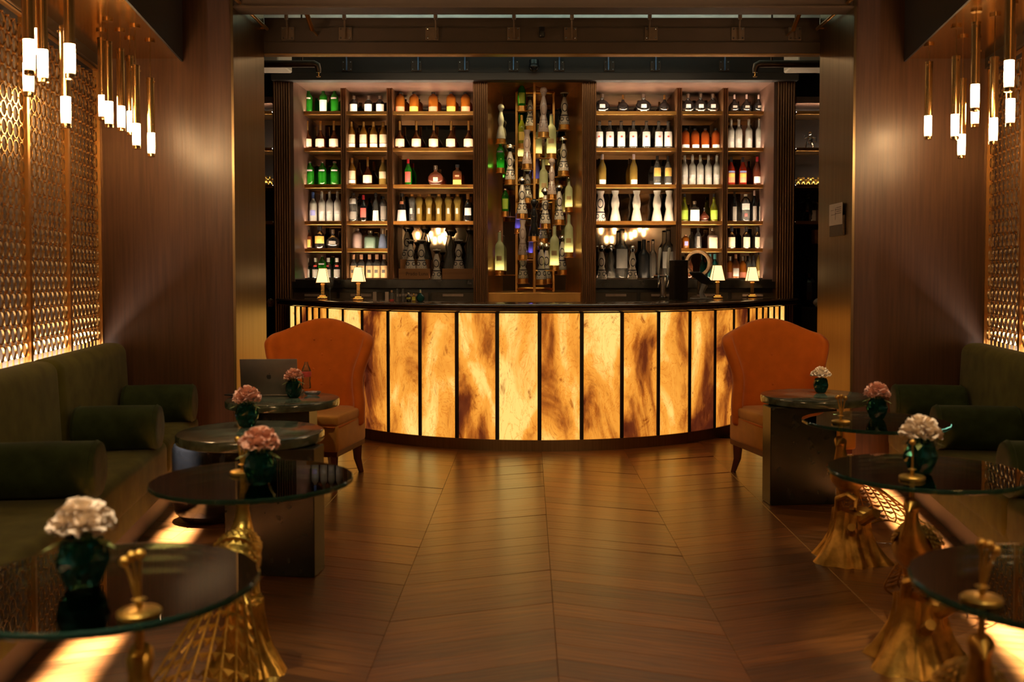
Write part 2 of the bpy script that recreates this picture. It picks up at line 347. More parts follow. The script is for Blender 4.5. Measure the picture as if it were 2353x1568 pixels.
def ball(bm, c, r, u=10, v=8, s=(1, 1, 1)):
    bmesh.ops.create_uvsphere(bm, u_segments=u, v_segments=v, radius=r, matrix=Matrix.Translation(c) @ Matrix.Diagonal((*s, 1)))
def meshof(bm, m, smooth=True, ang=35):
    bmesh.ops.recalc_face_normals(bm, faces=bm.faces[:])
    me = bpy.data.meshes.new('m'); bm.to_mesh(me); bm.free()
    for q in (m if isinstance(m, (list, tuple)) else [m]): me.materials.append(q)
    if smooth:
        for p in me.polygons: p.use_smooth = True
        try: me.set_sharp_from_angle(angle=radians(ang))
        except Exception: pass
    return me
def link(name, me, parent=None, loc=None, rot=None):
    o = bpy.data.objects.new(name, me); C.objects.link(o)
    if parent: o.parent = parent
    if loc is not None: o.location = loc
    if rot is not None: o.rotation_euler = rot if isinstance(rot, tuple) else (0, 0, rot)
    return o
def obj(name, bm, m, parent=None, loc=None, rot=None, smooth=True, ang=35):
    me = meshof(bm, m, smooth, ang); me.name = name
    return link(name, me, parent, loc, rot)
def tag(o, label, cat, group=None):
    o['label'] = label; o['category'] = cat
    if group: o['group'] = group
    return o
def thing(name, label, cat, loc=(0, 0, 0), rot=0, group=None):
    o = bpy.data.objects.new(name, None); o.empty_display_size = .05; C.objects.link(o); o.location = loc; o.rotation_euler = (0, 0, rot)
    return tag(o, label, cat, group)
def struct(name, bm, m, parent=None, smooth=False):
    o = obj(name, bm, m, parent, smooth=smooth)
    if not parent: o['kind'] = 'structure'
    return o
def dup(root, loc, rot=None, label=None):
    def cp(o, p):
        c = o.copy(); C.objects.link(c)
        if p: c.parent = p
        for ch in o.children: cp(ch, c)
        return c
    r = cp(root, None); r.location = loc
    if rot is not None: r.rotation_euler = (0, 0, rot)
    if label: r['label'] = label
    return r
def mods(o, sub=0, bev=0., solid=0.):
    if solid: k = o.modifiers.new('s', 'SOLIDIFY'); k.thickness = solid; k.offset = 0
    if bev: k = o.modifiers.new('b', 'BEVEL'); k.width = bev; k.segments = 3
    if sub: k = o.modifiers.new('u', 'SUBSURF'); k.levels = sub; k.render_levels = sub
    return o
ORD = ['first', 'second', 'third', 'fourth', 'fifth', 'sixth', 'seventh', 'eighth', 'ninth', 'tenth']
NUM = ['zero', 'one', 'two', 'three', 'four', 'five', 'six', 'seven', 'eight', 'nine']

# ------------------------------------------------------------------ floor
D1, D2 = 6.6, 7.36
bm = BM(); box(bm, -5, 5.2, -3.2, 11.5, -.12, -.014)
floor = struct('floor', bm, M['plinth'])
CW, PW, SL = .635, .15, .36
def plank_mesh(sgn):
    bm = BM(); g = .0005; ch = .0012
    def P(x, y): return (x, y + sgn * SL * x)
    lo = [(g, g), (CW - g, g), (CW - g, PW - g), (g, PW - g)]; hi = [(g + ch, g + ch), (CW - g - ch, g + ch), (CW - g - ch, PW - g - ch), (g + ch, PW - g - ch)]
    A = [bm.verts.new((*P(*p), -.014)) for p in lo]; B = [bm.verts.new((*P(*p), -.0015)) for p in lo]; T = [bm.verts.new((*P(*p), 0)) for p in hi]
    for a, b in ((A, B), (B, T)):
        for i in range(4): bm.faces.new((a[i], a[(i + 1) % 4], b[(i + 1) % 4], b[i]))
    bm.faces.new(T); bm.faces.new(list(reversed(A)))
    # shear grain along the plank: object coords rotated by a local frame
    me = meshof(bm, M['plank'] if sgn > 0 else M['plank_b'], smooth=False); me.name = 'plank'; return me
PL = {1: plank_mesh(1), -1: plank_mesh(-1)}
for k in range(-4, 4):
    s = 1 if k % 2 else -1                   # column left of the axis rises towards it
    for j in range(37):
        y = 2.45 + j * PW + (0 if s > 0 else SL * CW)
        o = link('plank', PL[s], floor, (X0 + k * CW, y, random.uniform(-.0002, .0001)))
        o.rotation_euler = (random.gauss(0, .0018), random.gauss(0, .0012), 0)
bm = BM()
for (xa, xb, ya, yb) in ((-5, 5, -3, 2.4), (-5, X0 - 4 * CW, 2.4, 11.4), (X0 + 4 * CW, 5.2, 2.4, 11.4), (X0 - 4 * CW, X0 + 4 * CW, 8.3, 11.4)):
    box(bm, xa, xb, ya, yb, -.014, -.001 - .0005)
o = obj('plank_field', bm, M['plank'], floor, smooth=False); o['kind'] = 'stuff'

# ------------------------------------------------------------------ room shell
ZC, ZB, ZS = 3.6, 2.763, 2.69
def side(s, a, b): return lambda Y, z=0: (X0 + s * (a + b * Y), Y, z)
def slab(bm, s, a0, a1, b, Y0, Y1, z0, z1):
    prism(bm, [(a0, Y0), (a1, Y0), (a1, Y1), (a0, Y1)], lambda a, Y: (X0 + s * (a + b * Y), Y, z0), lambda a, Y: (X0 + s * (a + b * Y), Y, z1))
OPH = 2.05                                   # half width of the bar opening
for s, nm in ((-1, 'left'), (1, 'right')):
    bm = BM(); slab(bm, s, 2.02, 2.2, .152, -3, D1 + .05, 0, ZC)
    struct('wall_' + nm, bm, M['screenwall'])
    # end wall between screens and the bar opening
    e1 = 1.95 + .152 * D1 + .6
    bm = BM(); xa, xb = X0 + s * OPH, X0 + s * e1
    box(bm, min(xa, xb), max(xa, xb), D1 + .004, D2 - .004, 0, ZC)
    struct('wall_end_' + nm, bm, M['wenge'])
    # bronze clad reveal
    bm = BM(); xa, xb = X0 + s * OPH, X0 + s * (OPH - .012)
    box(bm, min(xa, xb), max(xa, xb), D1, D2, 0, 3.3)
    xc = X0 + s * (OPH + .004); box(bm, min(xb, xc), max(xb, xc), D1 - .006, D1 + .004, 0, 3.3)
    struct('trim_reveal_' + nm, bm, M['bronze'])
    # polished brass ceiling of the alcove, bulkhead
    bm = BM(); slab(bm, s, 1.38, 2.03, .152, -3, D1, ZB, ZB + .02)
    struct('ceiling_alcove_' + nm, bm, M['brass_mirror'])
    bm = BM(); slab(bm, s, 1.368, 1.38, .152, -3, D1, ZB - .02, ZC); slab(bm, s, 1.38, 2.03, .152, -3, D1, ZB + .02, ZB + .05)
    struct('trim_bulkhead_' + nm, bm, M['ceil'])
    bm = BM(); slab(bm, s, 1.90, 2.02, .152, -3, D1, ZS + .005, ZB)
    struct('trim_band_' + nm, bm, M['black'])
    # rails near the top of the reveal
    o = BM(); zr = 3.13 if s < 0 else 3.13
    sweep(o, [(X0 + s * (OPH - .05), 5.2, zr), (X0 + s * (OPH - .05), D2 - .05, zr)], .012, 8)
    sweep(o, [(X0 + s * (OPH - .05), D2 - .08, zr), (X0 + s * (OPH - .0), D2 - .08, zr)], .008, 8)
    sweep(o, [(X0 + s * (OPH - .05), D1 + .1, zr), (X0 + s * (OPH - .0), D1 + .1, zr)], .008, 8)
    tag(obj('ceiling_rail', o, M['brass_sat']), 'thin bronze rail along the top of the %s reveal of the bar opening' % nm, 'rail')
bm = BM(); box(bm, -4, 4.2, -3, D1, ZC, ZC + .1); struct('ceiling', bm, M['ceil'])
bm = BM(); box(bm, -4.5, 4.7, D1, 11.4, ZC, ZC + .1)
struct('ceiling_bar', bm, M['concrete'])
bm = BM(); box(bm, -4, 4.2, -3.15, -3, 0, ZC); struct('wall_back', bm, M['wenge'])
bm = BM(); box(bm, -5, 5.2, 11.3, 11.45, 0, ZC); struct('wall_bar', bm, M['beam_dk'])
for s, nm in ((-1, 'left'), (1, 'right')):
    bm = BM(); xa, xb = X0 + s * 4.4, X0 + s * 4.5; box(bm, min(xa, xb), max(xa, xb), D2, 11.3, 0, ZC); struct('wall_bar_' + nm, bm, M['beam_dk'])
# beams over the opening
def opx(u, Y): return dep(u, 634, Y).x
xl, xr = X0 - OPH, X0 + OPH
bm = BM(); z = dep(1200, 13, D1).z; box(bm, xl, xr, D1 + .02, D1 + .16, z, ZC - .002); box(bm, xl, xr, D1, D1 + .18, z - .012, z)
struct('trim_lintel', bm, M['beam'])
zt, za, zb, zc = dep(1200, 36, D2).z, dep(1200, 62, D2).z, dep(1200, 96, D2).z, dep(1200, 123, D2).z
bm = BM(); box(bm, xl, xr, D2 + .06, D2 + .10, za, zt); box(bm, xl, xr, D2 + .03, D2 + .09, zb, za); box(bm, xl, xr, D2 - .0, D2 + .09, zc, zb, .004)
beam1 = struct('trim_beam_front', bm, M['beam'])
bm = BM(); box(bm, xl, xr, D2 + .004, D2 + .086, zc - .006, zc); obj('lit_underside', bm, M['brass_sat'], beam1, smooth=False)  # added brass sheet standing for the lit underside of the beam
def bracket(parent, u, v, Y, sz, rodtop, m, mr, lean=0., u_rod=None):
    c = dep(u, v, Y); bm = BM(); box(bm, c.x - sz / 2, c.x + sz / 2, Y - .012, Y, c.z - sz / 2, c.z + sz / 2, .003)
    p = obj('bracket_plate', bm, m, parent, smooth=False)
    bm = BM()
    for a in (-1, 1):
        for b in (-1, 1):
            lathe(bm, [(.007, 0), (.007, .008), (0, .010)], 8)
            vs = bm.verts[-24:] if False else None
    bm.free(); bm = BM()
    for a in (-1, 1):
        for b in (-1, 1): ball(bm, (c.x + a * sz * .34, Y - .013, c.z + b * sz * .34), .007, 8, 6)
    obj('bolt', bm, M['steel'], p)
    bm = BM(); x = c.x + lean
    sweep(bm, [(x, Y - .03, c.z - sz * .3), (x, Y - .035, c.z + sz * .5), (x, Y - .05, c.z + sz * .95)], .007, 8)
    sweep(bm, [(x, Y - .05, c.z + sz * .95), (x, Y - .05, c.z + sz * 1.05), (x, Y - .055, rodtop)], [.013, .015, .013], 8)
    box(bm, x - .004, x + .004, Y - .05, Y, c.z - sz * .45, c.z + sz * .45)
    obj('hanger_rod', bm, mr, p)
for u, le in ((662, 0), (794, 0), (993, .03), (1180, .004), (1311, .008), (1496, -.016), (1695, .006), (1826, .0)):
    bracket(beam1, u, 78, D2 + .028, .096, dep(u, 19, D2).z, M['bracket'], M['bracket'], le)
YF = 9.42
z0, z1 = dep(1200, 184, YF).z, dep(1200, 166, YF).z
fl, fr_ = opx(626, YF), opx(1832, YF)
bm = BM(); box(bm, fl, fr_, YF + .04, YF + .10, z1, ZC - .002); box(bm, fl, fr_, YF, YF + .12, z0, z1, .004)
beam2 = struct('trim_beam_bar', bm, M['beam_dk'])
M['bluelit'] = mat('blue_lit_rod', (.18, .30, .55), .3, .6)  # blue light on the rods is put into their colour
for u, le in ((798, 0), (957, .02), (1065, .015), (1180, 0), (1285, 0), (1400, -.01), (1506, 0), (1664, 0)):
    bracket(beam2, u, 152, YF + .039, .10, dep(u, 128, YF).z, M['beam'], M['bluelit'], le)
# brass tubes slanting in front of the beam, sensors, globe
for (a, b, n) in (((688, -20), (717, 68), 'left'), ((1856, -20), (1823, 68), 'right')):
    bm = BM(); sweep(bm, [dep(*a, 6.85), dep(*b, 7.22)], .017, 10); p = dep(*b, 7.22); sweep(bm, [p, p + Vector((0, .17, .0))], .008, 8)
    tag(obj('brass_tube', bm, M['brass_sat']), 'slanting brass tube before the front beam, near its %s end' % n, 'tube')
p = dep(1245, 74, D2 - .03); bm = BM(); lathe(bm, [(.02, -.035), (.022, -.03), (.022, .0), (.018, .002), (.018, .012), (.022, .014), (.022, .035), (.01, .04)], 14, p); box(bm, p.x - .01, p.x + .01, p.y, D2 + .06, p.z - .005, p.z + .005)
tag(obj('camera_sensor', bm, M['black']), 'small black cylindrical sensor on the middle of the front beam', 'sensor')
p = dep(1227, 153, YF - .06); bm = BM(); ball(bm, p, .05, 16, 12); lathe(bm, [(.045, 0), (.045, .06), (.03, .07)], 14, p)
tag(obj('dome_camera', bm, M['blackgloss']), 'black dome camera on the dark beam above the shelves', 'camera')
for s, us, nm in ((-1, (600, 722), 'left'), (1, (1900, 1745), 'right')):
    Yp = 8.2; a = dep(us[0], 147, Yp); b = dep(us[1], 147, Yp); a.x += s * .5
    bm = BM(); sweep(bm, [a, b, b + Vector((-s * .025, 0, -.012)), b + Vector((-s * .035, 0, -.045)), b + Vector((-s * .035, 0, -.07))], [.03, .03, .028, .022, .02], 12)
    pt = tag(obj('sprinkler_pipe', bm, M['dark_metal']), 'black sprinkler pipe with a downturned head at the %s end of the bar ceiling' % nm, 'pipe')
    q = b + Vector((-s * .035, 0, -.09)); bm = BM(); lathe(bm, [(.014, .03), (.008, .01), (.006, -.01), (.018, -.012), (.018, -.016)], 12, q); obj('sprinkler_head', bm, M['brass'], pt)
    h = b + Vector((s * .1, 0, 0)); bm = BM(); sweep(bm, [h, h + Vector((0, 0, .5))], .008, 8); obj('hanger_rod', bm, M['dark_metal'], pt)
    bm = BM(); xa = dep(668 if s < 0 else 1804, 130, 9.0).x; xb = xa + s * 1.4
    box(bm, min(xa, xb), max(xa, xb), 8.55, 9.05, dep(0, 166, 9.0).z, dep(0, 118, 9.0).z, .01)
    dz = dep(0, 118, 9.0).z
    for q in (8.65, 8.95): box(bm, (xa + xb) / 2 - .01, (xa + xb) / 2 + .01, q - .01, q + .01, dz - .01, ZC)
    tag(obj('air_duct', bm, M['cream'], smooth=False), 'cream air duct above the %s end of the bar shelves' % nm, 'duct')

# ------------------------------------------------------------------ ring screens, wall light
def fanpos(s, half0, u, v, z=0.):
    """local along-sofa u (towards the camera from the end wall), v towards the side wall"""
    return Vector((X0 + s * (half0 - .1503 * u + .9886 * v), D1 - .9886 * u - .1503 * v, z))
HS, HF = 1.938 + .152 * D1, 1.29 + .151 * D1
def ring_mesh():
    bm = BM(); n = 20; ro, ri, d = .0405, .0362, .0045
    rows = []
    for (r, y) in ((ro, -d), (ro, d), (ri, d), (ri, -d)):
        rows.append([bm.verts.new((r * cos(2 * pi * i / n), y, r * sin(2 * pi * i / n))) for i in range(n)])
    for k in range(4):
        a, b = rows[k], rows[(k + 1) % 4]
        for i in range(n): bm.faces.new((a[i], a[(i + 1) % n], b[(i + 1) % n], b[i]))
    me = meshof(bm, M['brass'], True, 40); me.name = 'ring'; return me
RING = ring_mesh(); PWD = .69; RZ0 = .90; RP = .0865; NR = 21; NCOL = 8
scn = {-1: ['beside the end wall on the left', 'second from the end wall on the left', 'third from the end wall on the left', 'nearest panel on the left'],
       1: ['beside the end wall on the right', 'second from the end wall on the right', 'third from the end wall on the right']}
for s in (-1, 1):
    for k in range(len(scn[s])):
        org = fanpos(s, HS, k * PWD, 0)
        ang = atan2(.1503 * s * -1 * -1, .9886)
        # local x runs along the screen towards the camera
        th = atan2(-.9886, -.1503 * s)
        t = thing('ring_screen', 'brass screen of linked rings, %s' % scn[s][k], 'screen', org, th, 'brass ring screens')
        bm = BM(); w = .017
        box(bm, 0, w, -.02, .02, RZ0 - .03, ZS); box(bm, PWD - w, PWD, -.02, .02, RZ0 - .03, ZS)
        box(bm, w, PWD - w, -.012, .012, ZS - .012, ZS)
        obj('frame', bm, M['brass_sat'], t, smooth=False)
        pit = (PWD - 2 * w) / NCOL; bm = BM()
        for c in range(NCOL):
            for r in range(NR):
                x = w + pit * (c + .5); z = RZ0 + .05 + RP * r
                if z > ZS - .045: continue
                link('ring', RING, t, (x, 0, z))
                box(bm, x - .004, x + .004, -.008, .008, z + .040, z + RP - .040)
                if c: box(bm, x - pit + .040, x - .040, -.008, .008, z - .005, z + .005)
            box(bm, x - .003, x + .003, -.004, .004, RZ0 - .03, RZ0 + .010)
        o = obj('ring_links', bm, M['brass_sat'], t, smooth=False); o['kind'] = 'stuff'
    # LED line at the foot of the screens, behind the sofa back
    bm = BM(); a = fanpos(s, HS, .22, .035); b = fanpos(s, HS, 5.0, .035)
    n = Vector((s * .9886, -.1503, 0)) * .012
    prism(bm, [(0, 0), (1, 0), (1, 1), (0, 1)], lambda p, q: a.lerp(b, p) + n * (q * 2 - 1) + Vector((0, 0, .80)), lambda p, q: a.lerp(b, p) + n * (q * 2 - 1) + Vector((0, 0, .81)))
    tag(obj('wall_light_strip', bm, M['led_pink'], smooth=False), 'glowing light strip behind the %s sofa at the foot of the ring screens' % ('left' if s < 0 else 'right'), 'light strip')

# ------------------------------------------------------------------ sofas
def sofa(s, nm):
    org = Vector((X0 + s * HF, D1, 0)); Mx = Matrix(((s * -.1503, s * .9886, 0, org.x), (-.9886, -.1503, 0, org.y), (0, 0, 1, 0), (0, 0, 0, 1)))
    t = thing('banquette_sofa', 'long olive velvet banquette along the %s ring screens' % nm, 'sofa', org)
    inv = Matrix.Translation(-org)
    def put(name, bm, m, sub=0):
        bm.transform(inv @ Mx); o = obj(name, bm, m, t)
        return o
    L_ = 5.2
    bm = BM(); box(bm, 0.01, L_, .025, .60, 0, .112); put('plinth', bm, M['plinth'])
    bm = BM(); box(bm, 0.01, L_, .012, .62, .112, .26, .01, 2); put('base', bm, M['velvet'])
    cuts = [0.01, 1.01, 2.43, 3.85, L_]
    for a, b in zip(cuts, cuts[1:]):
        bm = BM(); box(bm, a + .002, b - .002, 0, .58, .20, .408, .045, 4)
        for v in bm.verts:
            if v.co.z > .3: v.co.z += .015 * sin(pi * min(1, max(0, (v.co.x - a) / (b - a)))) * sin(pi * min(1, max(0, v.co.y / .6)))
        put('seat_cushion', bm, M['velvet'])
    cuts = [0.01, 1.42, 2.84, 4.26, L_]
    for a, b in zip(cuts, cuts[1:]):
        bm = BM(); box(bm, a + .002, b - .002, .445, .635, .36, .90, .07, 5)
        for v in bm.verts: v.co.y += -.06 * max(0, (.75 - v.co.z)) * (1 if v.co.y < .56 else 0)
        put('backrest', bm, M['velvet'])
    for k, (u, lab) in enumerate(((.27, 'beside the end wall'), (1.30, 'second from the end wall'), (2.47, 'third from the end wall'), (3.75, 'nearest to the camera'))):
        bm = BM(); R = .118
        prof = [(0, 0), (.06, .004), (R - .02, .0), (R - .006, .004), (R, .016), (R + .004, .02), (R, .024), (R + .002, .22), (R, .411), (R + .004, .415), (R, .419), (R - .006, .431), (R - .02, .435), (.06, .431), (0, .435)]
        lathe(bm, prof, 28, cap=False); bmesh.ops.remove_doubles(bm, verts=bm.verts[:], dist=1e-5)
        p = fanpos(s, HF, u, -.02, .408 + R * .985)
        d = Vector((s * .9886, -.1503, 0)); rot = d.to_track_quat('Z', 'Y').to_euler()
        o = obj('bolster_cushion', bm, M['bolster'], None, p); o.rotation_euler = rot
        tag(o, 'dark green velvet bolster on the %s sofa, %s' % (nm, lab), 'cushion', 'velvet bolsters')
sofa(-1, 'left'); sofa(1, 'right')

# ------------------------------------------------------------------ pendants
def pendant_proto():
    R = .0225
    bm = BM(); lathe(bm, [(R * .8, 0), (R, .003), (R, .018), (R * .96, .02)], 20); ring = meshof(bm, M['brass'])
    bm = BM(); lathe(bm, [(R * .95, .02), (R * .97, .08), (R * .95, .145)], 20); gl = meshof(bm, M['crystal'])
    bm = BM(); lathe(bm, [(R * 1.02, .145), (R * 1.02, .465), (R * 1.1, .466), (R * 1.1, .478), (.004, .482)], 20); tb = meshof(bm, M['brass'])
    bm = BM()
    for a in (0, pi): lathe(bm, [(.004, -.006), (.004, .006)], 8, (R * 1.25 * cos(a), R * 1.25 * sin(a), .452))
    sc = meshof(bm, M['brass'])
    bm = BM(); lathe(bm, [(.03, -.012), (.03, 0)], 20); cp = meshof(bm, M['brass'])
    return ring, gl, tb, sc, cp
PR = pendant_proto()
def pendant(u, vb, Y, label, grp):
    p = dep(u, vb, Y); t = thing('pendant_lamp', label, 'lamp', p, 0, grp)
    link('end_ring', PR[0], t); link('crystal_shade', PR[1], t); link('tube', PR[2], t); link('screw', PR[3], t, None, random.uniform(0, 3))
    link('ceiling_cap', PR[4], t, (0, 0, ZB - p.z))
    bm = BM(); sweep(bm, [(0, 0, .48), (0, 0, ZB - p.z - .01)], .0028, 6); obj('stem', bm, M['brass'], t)
GL = 'pendant lamps over the left sofa'; GR = 'pendant lamps over the right sofa'
for u, vb, Y, d in ((68, 174, 4.12, 'tube lamp nearest the ring screen, broadest of the near cluster'), (86, 138, 4.75, 'slim lamp half hidden behind the broadest near tube'),
                    (99, 190, 4.5, 'tube lamp hanging third in the near cluster'), (66, 222, 4.45, 'lamp just below the broadest near tube'),
                    (161, 181, 4.3, 'tube lamp hanging separate at the right of the near cluster'), (152, 294, 4.75, 'lowest lamp of the near cluster'),
                    (236, 277, 5.85, 'lamp against the far screen edge, highest of the far cluster'), (251, 294, 5.6, 'lamp overlapping the highest far lamp'),
                    (279, 302, 5.85, 'lamp hanging alone in the middle of the far cluster'), (301, 312, 6.05, 'lamp half hidden behind a lower far lamp'),
                    (314, 343, 5.75, 'lamp second lowest in the far cluster'), (348, 361, 6.1, 'lowest lamp of the far cluster, by the end wall')):
    pendant(u, vb, Y, 'brass ' + d + ', left sofa', GL)
for u, vb, Y, d in ((2132, 321, 6.2, 'lamp closest to the end wall'), (2194, 322, 5.75, 'lamp second from the end wall'), (2209, 365, 6.0, 'lowest lamp'),
                    (2240, 257, 5.4, 'lamp overlapping the one beneath it'), (2240, 293, 6.0, 'lamp partly behind the one above it'),
                    (2282, 333, 5.5, 'lamp hanging before the ring screen edge'), (2318, 211, 4.75, 'uppermost and broadest lamp'), (2321, 292, 5.25, 'lamp below the broadest one')):
    pendant(u, vb, Y, 'brass pendant over right sofa, ' + d, GR)
# nearest clusters beside the viewer, seen only in the mirrors and glass tops
def mirror_pendants(lst, grp, nm):
    for i, (u, v) in enumerate(lst):
        Y = 1.0 + .12 * ((i * 5) % 7); q = dep(u, v + 6, 2 * 10.26 - Y)
        p = Vector((q.x, Y, q.z)); t = thing('pendant_lamp', 'brass tube lamp %s of the nearest %s cluster beside the viewer' % (ORD[i] if i < 10 else 'last', nm), 'lamp', p, 0, grp)
        for n_, m_ in zip(('end_ring', 'crystal_shade', 'tube', 'screw'), PR): link(n_, m_, t)
        link('ceiling_cap', PR[4], t, (0, 0, ZB - p.z)); bm = BM(); sweep(bm, [(0, 0, .48), (0, 0, ZB - p.z - .01)], .0028, 6); obj('stem', bm, M['brass'], t)
mirror_pendants([(963, 529), (960, 547), (984, 553), (990, 545), (1007, 536), (999, 558), (1011, 555), (1018, 549), (1025, 538), (1023, 558), (1041, 542)], GL, 'left')
mirror_pendants([(1381, 535), (1412, 535), (1394, 556), (1406, 556), (1436, 549), (1450, 547), (1459, 542), (1470, 530), (1486, 525), (1479, 540)], GR, 'right')
# ------------------------------------------------------------------ bar counter
BC, BR, BY = .085, 2.0, atz(1240, 1037, 0).y
BA = radians(55.4)
def barpath(n=44, tail=1.24):
    pts = []
    ta = Vector((cos(BA), sin(BA)))
    for s in (-1, 1):
        seg = []
        for k in range(6):
            l = tail * (1 - k / 6) if s < 0 else tail * (k + 1) / 6
            e = Vector((BC + s * BR * sin(BA), BY + BR - BR * cos(BA))); seg.append((e + Vector((s * ta.x, ta.y)) * l, Vector((s * sin(BA), -cos(BA)))))
        if s < 0:
            pts += seg
            for i in range(n + 1):
                a = -BA + 2 * BA * i / n; pts.append((Vector((BC + BR * sin(a), BY + BR - BR * cos(a))), Vector((sin(a), -cos(a)))))
        else: pts += seg
    return pts
BP = barpath()
def along(bm, prof):
    rows = [[bm.verts.new((p.x + nn.x * o, p.y + nn.y * o, z)) for (o, z) in prof] for p, nn in BP]
    m = len(prof)
    for a, b in zip(rows, rows[1:]):
        for i in range(m): bm.faces.new((a[i], a[(i + 1) % m], b[(i + 1) % m], b[i]))
    bm.faces.new(list(reversed(rows[0]))); bm.faces.new(rows[-1])
bar = thing('bar_counter', 'curved bar counter faced with glowing backlit onyx panels', 'bar', (0, 0, 0))
bm = BM(); along(bm, [(.02, 0), (.02, .085), (-.05, .085), (-.05, 0)]); obj('plinth', bm, M['bronze'], bar, smooth=True)
bm = BM(); along(bm, [(.012, 1.050), (.012, 1.066), (-.05, 1.066), (-.05, 1.050)]); obj('top_rail', bm, M['black'], bar)
bm = BM(); along(bm, [(-.02, .085), (-.02, 1.06), (-.06, 1.06), (-.06, .085)]); obj('backing', bm, M['black'], bar)
bm = BM(); along(bm, [(.02, 1.062), (.10, 1.062), (.115, 1.070), (.115, 1.092), (.10, 1.096), (.10, 1.100), (.125, 1.104), (.13, 1.111), (.122, 1.120), (.10, 1.124), (-.48, 1.124), (-.48, 1.065)])
obj('counter_top', bm, M['counter'], bar, ang=50)
bm = BM(); along(bm, [(.104, 1.0965), (.107, 1.098), (.104, 1.0995), (.10, 1.0995), (.10, 1.0965)]); obj('edge_bead', bm, M['brass'], bar)
dA = 2 * BA / 12
def panel_mesh(w_ang=None, width=None):
    bm = BM(); n = 5 if w_ang else 1; rows = []
    for i in range(n + 1):
        if w_ang:
            a = -w_ang / 2 + w_ang * i / n; p = (BR * sin(a), BR * (1 - cos(a)))
        else: p = (-width / 2 + width * i / n, 0)
        rows.append([bm.verts.new((p[0], p[1] - .002, -.485)), bm.verts.new((p[0], p[1] - .002, .485)), bm.verts.new((p[0], p[1] + .014, .485)), bm.verts.new((p[0], p[1] + .014, -.485))])
    for a, b in zip(rows, rows[1:]):
        for i in range(4): bm.faces.new((a[i], a[(i + 1) % 4], b[(i + 1) % 4], b[i]))
    bm.faces.new(list(reversed(rows[0]))); bm.faces.new(rows[-1])
    me = meshof(bm, M['onyx'], True, 20); me.name = 'onyx_panel'; return me
PM = panel_mesh(w_ang=dA * .97)
dark = [.16, .64, .34, .38, .26, .10, .08, .12, .40, .28, .60, .50]
seeds = [.13, .27, .41, .08, .55, .62, .71, .83, .92, .36, .48, .19]
for k in range(12):
    a = -BA + dA * (k + .5); o = link('onyx_panel', PM, bar, (BC + BR * sin(a), BY + BR - BR * cos(a), .57), a); o.color = (seeds[k], dark[k], 0, 1)
bmm = BM(); box(bmm, -.015, .015, -.012, .03, .085, 1.06, .003); MUL = meshof(bmm, M['black'], False)
for k in range(13):
    a = -BA + dA * k; link('mullion', MUL, bar, (BC + BR * sin(a), BY + BR - BR * cos(a), 0), a)
sc_ = [0, .322, .506, .654, .786, .931, 1.07, 1.22]
for s in (-1, 1):
    e = Vector((BC + s * BR * sin(BA), BY + BR - BR * cos(BA))); ta = Vector((s * cos(BA), sin(BA)))
    for i, (l0, l1) in enumerate(zip(sc_, sc_[1:])):
        c = e + ta * (l0 + l1) / 2; o = link('onyx_panel', panel_mesh(width=(l1 - l0) * .93), bar, (c.x, c.y, .57), s * BA)
        o.color = (random.random(), random.choice((.1, .15, .3, .45)), 0, 1)
        c = e + ta * l1; link('mullion', MUL, bar, (c.x, c.y, 0), s * BA)

# ------------------------------------------------------------------ back bar
YB, YS, YM = 9.5, 9.92, 10.26               # front plane, shelf fronts, mirror
YP = 10.06                                   # bottles
back = thing('back_bar', 'tall walnut and brass back bar with lit mirrored shelves', 'shelving', (0, 0, 0))
def bx(u, Y=YS): return dep(u, 400, Y).x
ZTOP = dep(1200, 184, YB).z
LZ = [dep(1200, v, YP).z for v in (262.5, 345.5, 428.5, 511.5, 573.5)] + [dep(1200, 642, YP).z]
def pil(u0, u1, Y, d, zb, zt, n, cap=True):
    x0, x1 = dep(u0, 400, Y).x, dep(u1, 400, Y).x; bm = BM(); box(bm, x0, x1, Y + .01, Y + d, zb, zt)
    w = (x1 - x0) / n
    for i in range(n):
        cx = x0 + w * (i + .5); a = [(cx - w * .42, Y + .01)] + [(cx + w * .42 * sin(t), Y + .01 - w * .5 * cos(t)) for t in (-1.2, -.7, -.2, .2, .7, 1.2)] + [(cx + w * .42, Y + .01)]
        prism(bm, a, lambda x, y: (x, y, zb), lambda x, y: (x, y, zt))
    return obj('pilaster', bm, M['reed'], back)
pil(628, 667, YB, .42, 0, ZTOP + .03, 7); pil(1786, 1827, YB, .42, 0, ZTOP + .03, 7)
pil(1087, 1121, YB, .42, 0, ZTOP + .03, 7); pil(1337, 1370, YB, .42, 0, ZTOP + .03, 7)
for a, b in ((783, 796), (889, 903), (1554, 1567), (1660, 1673)): pil(a, b, YS - .02, .36, LZ[5], ZTOP, 3)
bays = [(690, 784, 0), (796, 890, 1), (902, 1094, 2), (1363, 1555, 3), (1566, 1661, 4), (1672, 1764, 5)]
def shelf(x0, x1, zt):
    bm = BM(); box(bm, x0, x1, YS, YM, zt - .012, zt); box(bm, x0, x1, YS - .004, YS + .006, zt - .03, zt + .007, .002); box(bm, x0, x1, YS + .006, YM, zt - .03, zt - .026)
    o = obj('shelf', bm, M['brass_sat'], back, smooth=False)
    bm = BM(); box(bm, x0 + .01, x1 - .01, YS + .010, YS + .022, zt + .0005, zt + .0015); obj('light_strip', bm, M['led_shelf'], o, smooth=False)
